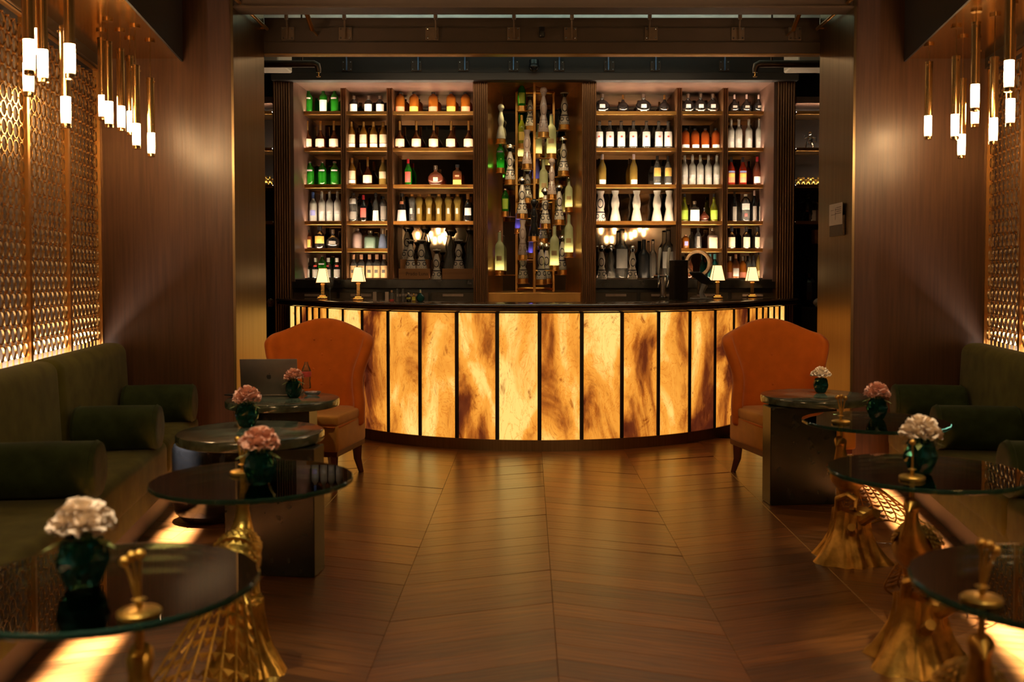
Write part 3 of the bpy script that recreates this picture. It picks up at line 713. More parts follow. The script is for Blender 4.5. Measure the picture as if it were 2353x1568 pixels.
for a, b, i in bays:
    x0, x1 = bx(a), bx(b)
    for l in range(5):
        if l == 4 and i in (2, 3): continue
        shelf(x0, x1, LZ[l])
    bm = BM(); box(bm, x0 + .01, x1 - .01, YS + .010, YS + .022, LZ[5] + .0005, LZ[5] + .0015); obj('light_strip', bm, M['led_low'] if i in (2, 3) else M['led_shelf'], back, smooth=False)
    bm = BM(); box(bm, x0, x1, YS - .004, YS + .006, LZ[5], LZ[5] + .013, .002); obj('ledge_lip', bm, M['dark_metal'], back, smooth=False)
    bm = BM(); box(bm, x0 - .03, x1 + .03, YM, YM + .02, LZ[5], ZTOP); obj('mirror', bm, M['mirror'], back, smooth=False)
for u0, u1 in ((667, 690), (1786, 1764)):      # splayed side panels
    x0, x1 = dep(u0, 400, YB).x, dep(u1, 400, YS).x; s = 1 if x1 > x0 else -1
    bm = BM(); prism(bm, [(x0, YB + .02), (x1, YM), (x1 - s * .05, YM), (x0 - s * .03, YB + .02)], lambda x, y: (x, y, LZ[5] - .02), lambda x, y: (x, y, ZTOP)); obj('side_panel', bm, M['sidewood'], back, smooth=False)
for u0, u1 in ((667, 1087), (1370, 1786)):
    bm = BM(); box(bm, dep(u0, 400, YB).x - .02, dep(u1, 400, YB).x + .02, YB + .01, YM + .02, ZTOP, ZTOP + .04); obj('top_panel', bm, M['sidewood'], back, smooth=False)
    x0, x1 = dep(u0, 400, YB).x - .02, dep(u1, 400, YB).x + .02
    bm = BM(); box(bm, x0, x1, YB + .04, YM, LZ[5] - .085, LZ[5], .004); obj('work_top', bm, M['stone'], back, smooth=False)
    bm = BM(); box(bm, x0, x1, YB + .14, YM, 0, LZ[5] - .085); obj('cabinet', bm, M['black'], back, smooth=False)
    n = 4; w = (x1 - x0) / n
    for k in range(n):
        xa, xb = x0 + w * k + .015, x0 + w * (k + 1) - .015
        bm = BM(); box(bm, xa, xb, YB + .115, YB + .14, LZ[5] - .62, LZ[5] - .125, .004); d = obj('drawer_front', bm, M['drawer'], back, smooth=False)
        xm = (xa + xb) / 2; bm = BM(); box(bm, xm - .10, xm + .10, YB + .098, YB + .115, LZ[5] - .165, LZ[5] - .140, .003); obj('handle', bm, M['paleneck'], d, smooth=False)
# central niche
nx0, nx1 = dep(1121, 400, YB).x, dep(1337, 400, YB).x
bm = BM(); box(bm, nx0 + .10, nx1 - .10, YM + .1, YM + .12, 0, ZTOP); obj('niche_mirror', bm, M['mirror'], back, smooth=False)
for s, x in ((1, nx0), (-1, nx1)):
    bm = BM(); prism(bm, [(x, YB + .02), (x + s * .12, YM + .1), (x + s * .08, YM + .1), (x - s * .02, YB + .02)], lambda a, y: (a, y, 0), lambda a, y: (a, y, ZTOP)); obj('niche_side', bm, M['brass_sat'], back, smooth=False)
bm = BM(); box(bm, nx0, nx1, YB + .01, YM + .12, ZTOP, ZTOP + .04); obj('niche_top', bm, M['brass_sat'], back, smooth=False)
zpl = dep(1200, 673, YB + .1).z
bm = BM(); box(bm, nx0 + .003, nx1 - .003, YB + .05, YM + .1, 0, zpl, .004); obj('niche_base', bm, M['brass_sat'], back, smooth=False)
lamp('niche_downlight', 'SPOT', (X0, YB + .2, ZTOP - .05), 10, (1, .78, .35), .03, (0, 0, 0), spot=radians(70))
lamp('niche_downlight', 'SPOT', (X0 - .25, YB + .3, ZTOP - .05), 7, (1, .85, .35), .03, (0, 0, 0), spot=radians(80))
# ------------------------------------------------------------------ bottles
PRO = {
 'gin': dict(p=[(0, 0), (.86, 0), (.93, .03), (1, .5), (1, .57), (.9, .6), (.98, .64), (.9, .72), (.62, .81), (.42, .85), (.36, .9), (.36, .94)], cap=(.93, 1, .42)),
 'tall': dict(p=[(0, 0), (.95, 0), (1, .02), (1, .58), (.93, .64), (.7, .69), (.44, .73), (.38, .78), (.37, .97)], cap=(.965, 1, .39)),
 'cognac': dict(p=[(0, 0), (.76, 0), (.84, .03), (1, .12), (1, .36), (.8, .45), (.5, .53), (.28, .6), (.22, .66), (.2, .97)], cap=(.68, 1, .235)),
 'wine': dict(p=[(0, 0), (.95, 0), (1, .03), (1, .55), (.85, .64), (.5, .75), (.34, .84), (.32, .95)], cap=(.80, 1, .36)),
 'round': dict(p=[(0, 0), (.95, 0), (1, .03), (1, .68), (.92, .78), (.6, .86), (.34, .89), (.32, .94)], cap=(.92, 1, .40)),
 'flask': dict(p=[(0, 0), (.5, 0), (.8, .1), (1, .3), (.96, .46), (.72, .6), (.36, .68), (.2, .72), (.2, .86)], cap=(.78, 1, .27), sy=.5),
 'globe': dict(p=[(0, 0), (.5, 0), (.82, .10), (1, .28), (.95, .42), (.66, .55), (.34, .64), (.2, .74), (.17, .9)], cap=(.76, 1, .2)),
 'square': dict(p=[(0, 0), (.95, 0), (1, .03), (1, .62), (.9, .68), (.45, .74), (.34, .78), (.34, .92)], cap=(.86, 1, .42), sq=6),
 'ornate': dict(p=[(0, 0), (.82, 0), (.92, .03), (.76, .12), (.78, .45), (.72, .58), (1, .74), (.95, .83), (.55, .9), (.42, .93)], cap=(.92, 1, .5), seg=8),
 'apoth': dict(p=[(0, 0), (.95, 0), (1, .04), (1, .56), (.88, .66), (.5, .74), (.38, .78), (.38, .9)], cap=(.80, 1, .46)),
 'taper': dict(p=[(0, 0), (.95, 0), (1, .02), (.85, .3), (.74, .62), (.6, .72), (.32, .78), (.28, .92)], cap=(.88, 1, .36)),
 'carafe': dict(p=[(0, 0), (.95, 0), (1, .05), (.85, .35), (.62, .62), (.5, .72), (.5, .95)], cap=(.72, 1, .52)),
 'char': dict(p=[(0, 0), (.95, 0), (1, .03), (1, .46), (.8, .58), (.5, .66), (.38, .78), (.46, .80), (.3, .84), (.28, .94)], cap=(.88, 1, .32)),
 'ceramic': dict(p=[(0, 0), (.98, 0), (1, .03), (.86, .16), (.68, .30), (.50, .40), (.47, .43), (.60, .52), (.66, .60), (.58, .70), (.40, .81), (.28, .88), (.28, .91)], cap=(.90, 1, .0)),
 'flare': dict(p=[(0, 0), (.98, 0), (1, .03), (.86, .18), (.68, .33), (.58, .42), (.70, .52), (.74, .60), (.62, .74), (.46, .86), (.66, .97), (.68, 1), (.60, 1), (.40, .88)], cap=None),
 'coke': dict(p=[(0, 0), (.88, 0), (.95, .03), (.92, .15), (.80, .28), (.92, .42), (1, .52), (.98, .6), (.80, .72), (.50, .82), (.36, .9), (.36, .95)], cap=(.94, 1, .42)),
}
BC_ = {}
def radius_at(p, z):
    for (r0, z0), (r1, z1) in zip(p, p[1:]):
        if z0 <= z <= z1 and z1 > z0: return r0 + (r1 - r0) * (z - z0) / (z1 - z0)
    return p[-1][0]
def bottle_parts(kind, w, h, glass, capm, labs, crown):
    key = (kind, round(w, 3), round(h, 3), glass.name, capm.name if capm else '', tuple((a, b, m.name, g) for a, b, m, g in labs), crown)
    if key in BC_: return BC_[key]
    K = PRO[kind]; R = w / 2; seg = K.get('seg', 18); parts = []
    bm = BM(); lathe(bm, [(r * R, z * h) for r, z in K['p']], seg, sy=K.get('sy', 1), sq=K.get('sq', 0), ph=pi / seg if seg == 8 else 0, cap=False)
    bmesh.ops.remove_doubles(bm, verts=bm.verts[:], dist=1e-6)
    parts.append(('body', meshof(bm, glass, ang=50)))
    if crown:                                  # ceramic decanters: crown stopper
        bm = BM(); lathe(bm, [(.30 * R, .885 * h), (.36 * R, .90 * h), (.62 * R, .985 * h), (.72 * R, 1.0 * h), (.72 * R, 1.01 * h), (.2 * R, 1.012 * h)], 14)
        parts.append(('crown', meshof(bm, M['black_cer'] if crown in ('crown', 'dome') else glass)))
        bm = BM()
        if crown == 'crown': lathe(bm, [(.70 * R, .99 * h), (.80 * R, 1.012 * h), (.74 * R, 1.03 * h), (.2 * R, 1.035 * h), (.2 * R, 1.055 * h), (0, 1.06 * h)], 14, cap=False); m = M['white_cer']
        elif crown == 'dome':
            lathe(bm, [(.74 * R, .985 * h), (.76 * R, 1.0 * h)] + [(.72 * R * cos(t), 1.01 * h + .72 * R * sin(t)) for t in (.25, .55, .85, 1.15, 1.4, 1.57)], 14, cap=False); m = M['silver']
        else:
            lathe(bm, [(.50 * R, .99 * h), (.66 * R, 1.03 * h)] + [(.66 * R * cos(t), 1.035 * h + .66 * R * sin(t)) for t in (.1, .4, .7, 1.0, 1.3, 1.57)], 14, cap=False); m = M['white_cer'] if crown == 'ball' else glass
        parts.append(('stopper', meshof(bm, m)))
    elif K['cap'] and capm:
        z0, z1, r = K['cap']; bm = BM(); lathe(bm, [(r * R, z0 * h), (r * R * 1.02, z1 * h - .003), (r * R * .85, z1 * h)], 14); parts.append(('cap', meshof(bm, capm)))
    for z0, z1, m, ga in labs:
        n = 4; prof = []
        for i in range(n + 1):
            z = z0 + (z1 - z0) * i / n; prof.append((radius_at(K['p'], z) * R + .0012, z * h))
        bm = BM(); lathe(bm, prof, 12, sy=K.get('sy', 1) * 1.02, sq=K.get('sq', 0), a0=-pi / 2 - ga, a1=-pi / 2 + ga)
        parts.append(('label', meshof(bm, m)))
    BC_[key] = parts; return parts
def put_bottle(name, kind, w, h, glass, capm, labs, p, label, cat='bottle', group=None, rot=0, crown=None):
    parts = bottle_parts(kind, w, h, glass, capm, labs, crown)
    o = link(name, parts[0][1], None, p, rot); tag(o, label, cat, group)
    for n, me in parts[1:]: link(n, me, o)
    return o
BAY = ['leftmost bay', 'second left bay', 'left wide bay', 'right wide bay', 'second right bay', 'rightmost bay']
SHF = ['top shelf', 'second shelf', 'third shelf', 'fourth shelf', 'fifth shelf', 'bottom ledge']
SHORT = ['top', 'second', 'third', 'fourth', 'fifth', 'bottom']
def row(bay, lv, us, top, wpx, kind, glass, capm, labs, desc, name='liquor_bottle', crown=None, dy=0., vis=None, Y=YP, base=None):
    base_v = (262.5, 345.5, 428.5, 511.5, 573.5, 642)[lv]
    h = (base_v - top) * px(Y); w = wpx * px(Y); n = len(us)
    for i, u in enumerate(us):
        p = Vector((dep(u, 400, Y + dy).x, Y + dy, LZ[lv] + .0006 if base is None else base))
        L_ = labs[i] if labs and isinstance(labs[0], list) else labs
        D = desc[i] if isinstance(desc, list) else desc
        if n > 1 and not isinstance(desc, list): lab = '%s of %s %s, %s, %s' % (ORD[i], NUM[n], D, SHF[lv], BAY[bay])
        else: lab = '%s, %s, %s' % (D, SHF[lv], BAY[bay])
        put_bottle(name, kind, w, h, glass, capm, L_, p, lab, 'bottle', '%s of the %s' % (SHF[lv], BAY[bay]), random.uniform(-.15, .15) if kind not in ('flask', 'square') else random.uniform(-.06, .06), crown)
Lw, Lc, Lg = LB['white'], LB['cream'], LB['gold']
# leftmost bay
gs = [(.60, .66, LB['silver'], .8)]
row(0, 0, (710, 744, 770), 207, 19, 'gin', G['green'], M['silver'], [gs, [(.04, .56, Lw, 1.0)], gs], 'green gin bottles')
cg = [(.11, .37, Lc, .95), (0.005, .03, Lw, 1.2)]
row(0, 1, (707, 737, 768), 279, 24, 'cognac', G['dkamber'], M['goldfoil'], cg, 'bell shaped cognac bottles')
row(0, 2, (712, 741, 769), 372, 20, 'gin', G['green'], M['silver'], gs, 'green gin bottles')
row(0, 3, (719,), 442, 17, 'tall', G['frost'], M['blueneck'], [(.78, .99, M['blueneck'], 3.1), (.22, .40, LB['violet'], .7)], 'frosted bottle with blue neck')
emb = [(.26, .36, LB['silver'], .6)]
row(0, 3, (739, 757, 775), 439, 16, 'tall', G['frost'], M['silver'], emb, 'frosted white vodka bottles')
row(0, 4, (706,), 529, 20, 'square', G['brown'], M['dkplastic'], [(.1, .5, Lg, .7)], 'small square brown bottle')
row(0, 4, (734,), 520, 24, 'apoth', G['black'], M['dkplastic'], [(.25, .56, Lg, 1.0)], 'black bottle with gold label')
row(0, 4, (764,), 528, 33, 'flask', G['black'], M['silver'], [(.25, .42, LB['grey'], .5)], 'black round flask')
row(0, 5, (704, 724, 753, 773), 593, 17, 'apoth', G['black'], M['whitecap'], [(.08, .46, LB['grey'], .9), (.58, .66, LB['red'], .5)], 'dark gin bottles with white caps')
row(0, 5, (739,), 587, 19, 'gin', G['green'], M['silver'], gs, 'green bottle behind the table lamp', dy=-.07)
# second bay
row(1, 0, (814, 848, 874), 221, 20, 'apoth', G['black'], M['silver'], [(.05, .52, Lw, 1.0)], 'dark squat bottles with white labels')
wl = [(.10, .22, Lw, 1.0), (.24, .54, Lc, .95)]
row(1, 1, (808, 836, 859, 881), 281, 19, 'wine', G['amber'], M['goldfoil'], wl, 'amber whisky bottles with two labels')
row(1, 2, (809,), 364, 19, 'wine', G['amber'], M['goldfoil'], wl, 'amber whisky bottle with two labels')
row(1, 2, (845,), 362, 24, 'cognac', G['dkamber'], M['goldfoil'], cg, 'bell shaped cognac bottle')
row(1, 2, (880,), 363, 18, 'wine', G['gold'], M['goldfoil'], [(.26, .50, Lc, 1.0)], 'golden bottle with plain cream label')
row(1, 3, (811,), 444, 21, 'round', G['clear'], M['dkplastic'], [(.62, .80, Lw, .8), (.10, .36, LB['grey'], .9)], 'clear gin bottle with black cap')
row(1, 3, (835,), 449, 17, 'wine', G['black'], M['rosefoil'], [(.18, .52, LB['red'], .8)], 'black bottle with red cap and red diamond label')
row(1, 3, (863,), 444, 18, 'taper', G['clear'], M['dkplastic'], [(.05, .40, Lw, .9)], 'clear tapered bottle with white label')
row(1, 3, (881,), 452, 16, 'round', G['clear'], M['dkplastic'], [(.10, .62, LB['grey'], .9)], 'clear ribbed bottle with grey print')
row(1, 4, (820,), 527, 22, 'round', G['pink'], M['paleneck'], [], 'pinkish rounded bottle')
row(1, 4, (850,), 531, 25, 'square', G['seafoam'], M['silver'], [], 'pale green cut glass decanter')
row(1, 4, (879,), 525, 22, 'carafe', G['blueclear'], M['silver'], [], 'pale blue carafe bottle')
row(1, 5, (811, 829, 848, 865, 882), 585, 17, 'apoth', G['clear'], M['cork'], [(.04, .54, LB['tan'], 1.1), (.25, .38, LB['black'], .45)], 'cork topped bottles with tan labels')
# wide bay left of niche
lc = [[(.05, .32, LB['coral'], 1.0)], [(.05, .32, LB['lime'], 1.0)]]
row(2, 0, (920, 952, 996, 1037, 1070), 213, 22, 'round', G['orange'], M['dkplastic'], [lc[0], lc[1], lc[0], lc[1], lc[0]], 'orange round shouldered bottles')
row(2, 1, (919, 957, 997, 1037, 1077), 279, 25, 'cognac', G['dkamber'], M['goldfoil'], cg, 'bell shaped cognac bottles')
row(2, 2, (938,), 366, 17, 'wine', G['green'], M['rosefoil'], [(.14, .52, LB['red'], .8)], 'green bottle with red cap and diamond label')
row(2, 2, (1001,), 381, 36, 'flask', G['rose'], M['silver'], [(.22, .42, Lc, .3), (.02, .1, Lw, .9)], 'round cut glass cognac decanter')
row(2, 2, (1051,), 379, 21, 'square', G['brown'], M['dkplastic'], [(.06, .28, LB['lime'], .75), (.42, .5, LB['coral'], .4)], 'square amber bottle with lime label')
row(2, 3, (923,), 445, 24, 'taper', G['black'], M['dkplastic'], [(.03, .42, Lw, 1.1), (.62, .72, LB['coral'], .5)], 'dark bell bottle with big white label')
row(2, 3, (946,), 447, 18, 'ornate', G['clear'], M['goldfoil'], [(.30, .5, LB['silver'], .4)], 'clear ornate fluted bottle')
row(2, 3, (963, 985, 1008, 1030, 1051), 447, 18, 'ornate', G['gold'], M['goldfoil'], [(.30, .5, LB['silver'], .4)], 'golden fluted liqueur bottles')
row(2, 3, (1075,), 446, 17, 'apoth', G['black'], M['goldfoil'], [(.24, .5, Lw, 1.0)], 'dark bottle with white label')
# wide bay right of niche
row(3, 0, (1383, 1478), 216, 36, 'flask', G['black'], M['silver'], [(.28, .46, LB['silver'], .35), (.04, .16, LB['silver'], .5)], 'wide black flasks with silver medals')
row(3, 0, (1431, 1526), 219, 27, 'globe', G['black'], M['goldfoil'], [(.02, .08, Lw, 1.0)], 'black globe bottles with gold necks')
vk = [(.12, .62, Lw, 1.1), (.42, .48, LB['red'], .25)]
row(3, 1, (1377, 1401, 1427, 1455, 1485, 1513, 1535), 279, 19, 'tall', G['clear'], M['dkplastic'], vk, 'clear vodka bottles with white labels')
row(3, 2, (1384, 1456), 355, 18, 'wine', G['gold'], M['paleneck'], [(.06, .2, Lw, .9)], 'golden tequila bottles with pale necks')
row(3, 2, (1510, 1535), 359, 18, 'wine', G['clear'], M['black'], [(.32, .60, Lg, 1.0), (.02, .1, Lw, 1.0)], 'clear bottles with amber labels')
row(3, 3, (1380,), 440, 27, 'flare', M['cer_paint'], None, [], 'painted ceramic decanter half behind the pilaster', 'ceramic_decanter')
row(3, 3, (1414, 1463, 1510, 1538), 439, 26, 'flare', M['white_cer'], None, [], 'white waisted ceramic decanters', 'ceramic_decanter')
# second bay from right
fk = [(.28, .46, LB['silver'], .35), (.04, .16, LB['silver'], .5)]
row(4, 0, (1580, 1609, 1637), 216, 32, 'flask', G['black'], M['silver'], fk, 'black flasks with silver medals')
row(4, 1, (1575, 1597, 1620, 1644), 296, 19, 'round', G['redor'], M['dkplastic'], [(.06, .24, Lw, 1.0)], 'red orange bottles with low white labels')
row(4, 2, (1573, 1591, 1609, 1628, 1647), 356, 16, 'tall', G['frost'], M['silver'], emb, 'frosted white vodka bottles')
row(4, 3, (1573, 1641), 446, 18, 'char', G['yelgreen'], M['dkplastic'], [(.10, .42, LB['green'], 1.0)], 'yellow green liqueur bottles')
row(4, 3, (1596,), 463, 22, 'square', G['clear'], M['silver'], [(.05, .58, Lw, .8)], 'clear square bottle with white label')
row(4, 3, (1619,), 478, 23, 'globe', G['rose'], M['silver'], [(.02, .1, Lw, 1.0)], 'small round bottle between two others')
row(4, 4, (1576,), 540, 17, 'round', G['orange'], M['cork'], [(.25, .55, LB['violet'], .5)], 'small orange bottle with pale label')
row(4, 4, (1605,), 524, 18, 'taper', G['clear'], M['dkplastic'], [(.1, .6, LB['grey'], .5)], 'clear tapered bottle with black cap')
row(4, 4, (1638,), 525, 21, 'square', G['pink'], M['silver'], [(.05, .56, Lc, .8)], 'squat bottle with big cream label')
row(4, 5, (1585,), 588, 17, 'wine', G['brown'], M['dkplastic'], [], 'brown bottle beside the ring')
row(4, 5, (1632, 1644), 584, 14, 'apoth', G['teal'], M['tealcap'], [], 'teal bottles with teal caps')
# rightmost bay
row(5, 0, (1686, 1714, 1742), 218, 25, 'globe', G['black'], M['paleneck'], [(.02, .09, Lw, 1.0), (.28, .4, LB['grey'], .4)], 'black globe bottles with pale necks')
row(5, 1, (1679, 1697, 1720, 1744), 274, 16, 'tall', G['frost'], M['silver'], emb, 'frosted white vodka bottles')
ap = [(.30, .44, LB['gold'], .9), (.46, .52, LB['violet'], .9), (.12, .30, LB['coral'], .9)]
row(5, 2, (1680, 1707), 362, 18, 'wine', G['red'], M['dkplastic'], ap, 'bright red aperitif bottles')
row(5, 2, (1740,), 361, 19, 'wine', G['rose'], M['rosefoil'], [(.10, .32, Lw, 1.0)], 'rose bottle with white band label')
row(5, 3, (1688,), 440, 15, 'wine', G['black'], M['black'], [(.06, .5, LB['grey'], .6)], 'slim black bottle with leaf print')
row(5, 3, (1714,), 447, 21, 'round', G['clear'], M['whitecap'], [(.44, .66, Lw, .9), (.2, .3, LB['red'], .25)], 'clear gin bottle with white label and red dot')
row(5, 3, (1734, 1749), 438, 14, 'wine', G['black'], M['paleneck'], [(.06, .5, LB['grey'], .6)], 'slim black bottles with pale necks')
row(5, 4, (1682, 1716, 1742), 522, 18, 'apoth', G['black'], M['dkplastic'], [(.08, .54, Lc, 1.0)], 'dark bottles with tall cream labels')
row(5, 5, (1679, 1708), 589, 19, 'apoth', G['orange'], M['silver'], [(.05, .3, LB['coral'], .9)], 'amber orange bottles', dy=.08)
row(5, 5, (1692,), 585, 17, 'wine', G['brown'], M['cork'], [(.12, .44, LB['grey'], .8)], 'matte brown bottle with grey label', dy=-.06)
row(5, 5, (1724, 1733), 587, 15, 'wine', G['clear'], M['dkplastic'], [(.2, .5, Lw, .9)], 'clear bottles behind the lamp', dy=.06)
row(5, 5, (1746,), 575, 15, 'wine', G['gold'], M['dkplastic'], [(.1, .3, LB['brown'] if 'brown' in LB else LB['tan'], .8)], 'tall golden bottle with black cap')
p = Vector((dep(1757, 500, YP).x, YP - .05, LZ[5] + .0006)); bm = BM(); box(bm, -.03, .03, -.025, .025, 0, .22, .004)
for v in bm.verts: v.co.x += v.co.z * .0
tag(obj('gift_box', bm, M['cream'], None, p, .5, smooth=False), 'pale upright carton at the end of the rightmost bottom ledge', 'box')
# bottom ledge of the wide bays: crates and ceramic decanters
def crate(u0, u1, v0, v1, Y, d, label, text=None):
    a, b = dep(u0, v1, Y), dep(u1, v0, Y); z0 = a.z; t = thing('wooden_crate', label, 'crate', ((a.x + b.x) / 2, Y, z0)); w = b.x - a.x; h = b.z - a.z
    bm = BM(); box(bm, -w / 2, w / 2, 0, .014, 0, h, .002); f = obj('front_board', bm, M['wood_box'], t, smooth=False)
    bm = BM(); box(bm, -w / 2, w / 2, d - .014, d, 0, h, .002); obj('rear_board', bm, M['wood_box'], t, smooth=False)
    for s in (-1, 1):
        bm = BM(); box(bm, s * w / 2 - (.014 if s > 0 else 0), s * w / 2 + (.014 if s < 0 else 0), .014, d - .014, 0, h, .002); obj('side_board', bm, M['wood_box'], t, smooth=False)
    bm = BM(); box(bm, -w / 2 + .014, w / 2 - .014, .014, d - .014, h - .012, h, .001); obj('lid', bm, M['wood_box'], t, smooth=False)
    if text:
        c = bpy.data.curves.new('lettering', 'FONT'); c.body = text; c.size = .048; c.align_x = 'CENTER'; c.align_y = 'CENTER'; c.extrude = .0006; c.materials.append(M['ink'])
        q = bpy.data.objects.new('q', c); C.objects.link(q); bpy.context.view_layer.update()
        me = bpy.data.meshes.new_from_object(q.evaluated_get(bpy.context.evaluated_depsgraph_get())); bpy.data.objects.remove(q)
        o = link('lettering', me, f, (0.03, -.001, h * .5)); o.rotation_euler = (pi / 2, 0, 0)
    return z0 + h
zl = LZ[5] + .0006
zA = crate(916, 986, 617.5, 642, YP - .18, .15, 'pine crate with dark script lettering on the bottom ledge', 'Prado Luna')
zB = crate(920, 984, 596, 642, YP - .02, .2, 'taller pine crate behind the lettered crate')
zC = crate(1016, 1086, 617.5, 642, YP - .18, .28, 'plain pine crate at the niche end of the bottom ledge')
def dec(u, top, base_z, Y, kind, m, crown, label, wpx=None, name='ceramic_decanter', glass_cap=None):
    h = (dep(u, top, Y).z - base_z); w = (wpx or 26) * px(Y)
    hh = h / {'crown': 1.06, 'dome': 1.09, 'ball': 1.11, 'self': 1.11, None: 1.0}[crown]
    return put_bottle(name, kind, w, hh, m, glass_cap, [], Vector((dep(u, 500, Y).x, Y, base_z)), label, 'bottle', 'ceramic decanters', random.uniform(-.2, .2), crown)
dec(943, 550, zA, YP - .11, 'ceramic', M['cer_paint'], 'crown', 'painted decanter standing first on the lettered crate')
dec(968, 550, zA, YP - .11, 'ceramic', M['cer_paint'], 'crown', 'painted decanter standing second on the lettered crate')
dec(935, 519, zB, YP + .06, 'ceramic', M['cer_paint'], 'dome', 'tall painted decanter on the taller crate')
dec(975, 520, zB, YP + .07, 'ceramic', G['clear'], 'dome', 'clear glass decanter on the taller crate', name='glass_decanter')
dec(1003, 572, zl, YP - .14, 'ceramic', M['cer_paint'], 'crown', 'painted decanter standing on the ledge between the crates', 25)
dec(1033, 523, zC, YP + .03, 'ceramic', G['clear'], 'dome', 'clear glass decanter on the plain crate', 30, 'glass_decanter')
dec(1054, 550, zC, YP - .10, 'ceramic', M['cer_paint'], 'crown', 'painted decanter on the front of the plain crate')
dec(1079, 520, zC, YP + .03, 'ceramic', G['clear'], 'dome', 'clear glass decanter at the niche end of the plain crate', 28, 'glass_decanter')
dec(1383, 564, zl, YP - .12, 'ceramic', M['cer_paint'], 'dome', 'painted decanter beside the pilaster, bottom ledge right of the niche', 24)
dec(1404, 564, zl, YP - .04, 'ceramic', G['clear'], 'dome', 'clear decanter second on the bottom ledge right of the niche', 26, 'glass_decanter')
dec(1454, 565, zl, YP - .12, 'ceramic', M['cer_paint'], 'dome', 'painted decanter between the giant clear and black bottles', 24)
row(3, 5, (1430,), 527, 29, 'tall', G['clear'], M['dkplastic'], [(.22, .60, LB['silver'], 1.0)], 'giant clear vodka bottle with grey label')
row(3, 5, (1480,), 551, 25, 'tall', mat('matte_black_glass', (.015, .017, .02), .35), M['black'], [], 'big matte black bottle')
row(3, 5, (1501,), 551, 18, 'tall', G['clear'], M['black'], [], 'slim clear bottle beside the matte black one')
row(3, 5, (1536,), 527, 30, 'tall', G['clear'], M['black'], [(.22, .55, LB['silver'], 1.0)], 'giant clear bottle behind the tap handles', dy=.06)

# ------------------------------------------------------------------ display tower in the niche
stand = thing('display_stand', 'brass display tower with bottle holders in the central niche', 'stand', (0, 0, 0))
YFp, YRp = 9.72, 10.0
posts = [(1228, YFp), (1187, YRp), (1272, YRp)]
tops = {}
for (u, Y), vt in zip(posts, (192, 213, 212)):
    x = dep(u, 400, Y).x; zt_ = dep(u, vt, Y).z; tops[u] = Vector((x, Y, zt_)); bm = BM(); box(bm, x - .013, x + .013, Y - .013, Y + .013, zpl, zt_, .003); obj('post', bm, M['brass_sat'], stand, smooth=False)
zlow = min(t.z for t in tops.values())
for a, b in ((1228, 1187), (1228, 1272), (1187, 1272)):
    for zz, r in ((zlow, .014), (zpl + .03, .010)):
        p, q = tops[a].copy(), tops[b].copy(); p.z = q.z = zz; bm = BM(); sweep(bm, [p, q], r, 4); obj('cross_bar', bm, M['brass_sat'], stand, smooth=False)
lab_n = [0]
def niche(u, top, base, Y, kind, w, m, crown, label, name='ceramic_decanter', capm=None, labs=[], light=None, disc=True):
    b = dep(u, base, Y); h = dep(u, top, Y).z - b.z; hh = h / {'crown': 1.06, 'dome': 1.09, 'ball': 1.11, 'self': 1.11, None: 1.0}[crown]
    put_bottle(name, kind, w * px(Y), hh, m, capm, labs, b, label + ' in the central niche', 'bottle', 'bottles on the display tower', random.uniform(-.12, .12), crown)
    R = w * px(Y) / 2
    if disc:
        bm = BM(); lathe(bm, [(R * 1.02, -.002), (R * 1.02, -.045), (R * 1.2, -.048), (R * 1.2, -.054)], 18, b)
        pu = min(posts, key=lambda q: (dep(q[0], 400, q[1]) - Vector((b.x, Y, 0))).xy.length); pp = Vector((dep(pu[0], 400, pu[1]).x, pu[1], b.z - .05))
        sweep(bm, [Vector((b.x, Y, b.z - .05)), pp], .006, 6)
        obj('bottle_holder', bm, M['brass_sat'], stand)
    if light:
        lamp('holder_light', 'POINT', (b.x, b.y, b.z + .02 * 1), light[0], light[1], .012)
warm = (1, .80, .36)
cp = M['cer_paint']; ck = M['cer_pinkpaint']
FR = G['frostg']; em = [(.24, .36, LB['tan'], .6)]
niche(1151, 241, 319.5, 9.85, 'ceramic', 22, M['white_cer'], 'ball', 'white decanter with round white head, highest at the left side')
niche(1199, 190, 244, 9.80, 'gin', 19, G['green'], None, 'green gin bottle at the top of the tower', 'liquor_bottle', M['silver'], [(.1, .55, LB['green'], .8)])
niche(1218, 218, 290, 9.9, 'ceramic', 21, cp, 'crown', 'painted crown decanter behind the front post, uppermost')
niche(1199, 265, 330, 9.9, 'wine', 17, G['yelgreen'], None, 'olive bottle under the top green bottle', 'liquor_bottle', M['goldfoil'], [(.1, .4, Lg, .8)])
niche(1195, 300, 360, 10.08, 'tall', 18, FR, None, 'glowing frosted bottle half hidden behind a pinkish decanter', 'liquor_bottle', M['silver'], [], (.35, warm))
niche(1211, 299, 377, 9.66, 'flare', 23, ck, None, 'pinkish flared decanter below the top crown decanter')
niche(1249, 200, 304, 9.62, 'ceramic', 25, ck, 'self', 'tall pinkish round headed decanter right of the front post')
niche(1267, 262, 353, 9.80, 'tall', 22, FR, None, 'large glowing frosted bottle right of the front post, uppermost', 'liquor_bottle', M['silver'], em, (.5, warm))
niche(1237, 284, 353, 10.05, 'tall', 17, FR, None, 'narrow glowing frosted bottle just beside the front post', 'liquor_bottle', M['silver'], [], (.3, warm))
niche(1297, 211, 287, 9.9, 'ceramic', 25, cp, 'crown', 'painted crown decanter highest at the right side')
niche(1295, 316, 393, 9.85, 'ceramic', 25, cp, 'dome', 'painted dome decanter second down at the right side')
niche(1307, 408, 476, 9.9, 'tall', 17, FR, None, 'small glowing frosted bottle at the right side', 'liquor_bottle', M['silver'], em, (.35, warm))
niche(1150, 328, 386, 9.85, 'gin', 19, G['green'], None, 'green gin bottle under the white round headed decanter', 'liquor_bottle', M['silver'], gs, (.12, (1, 1, .7)))
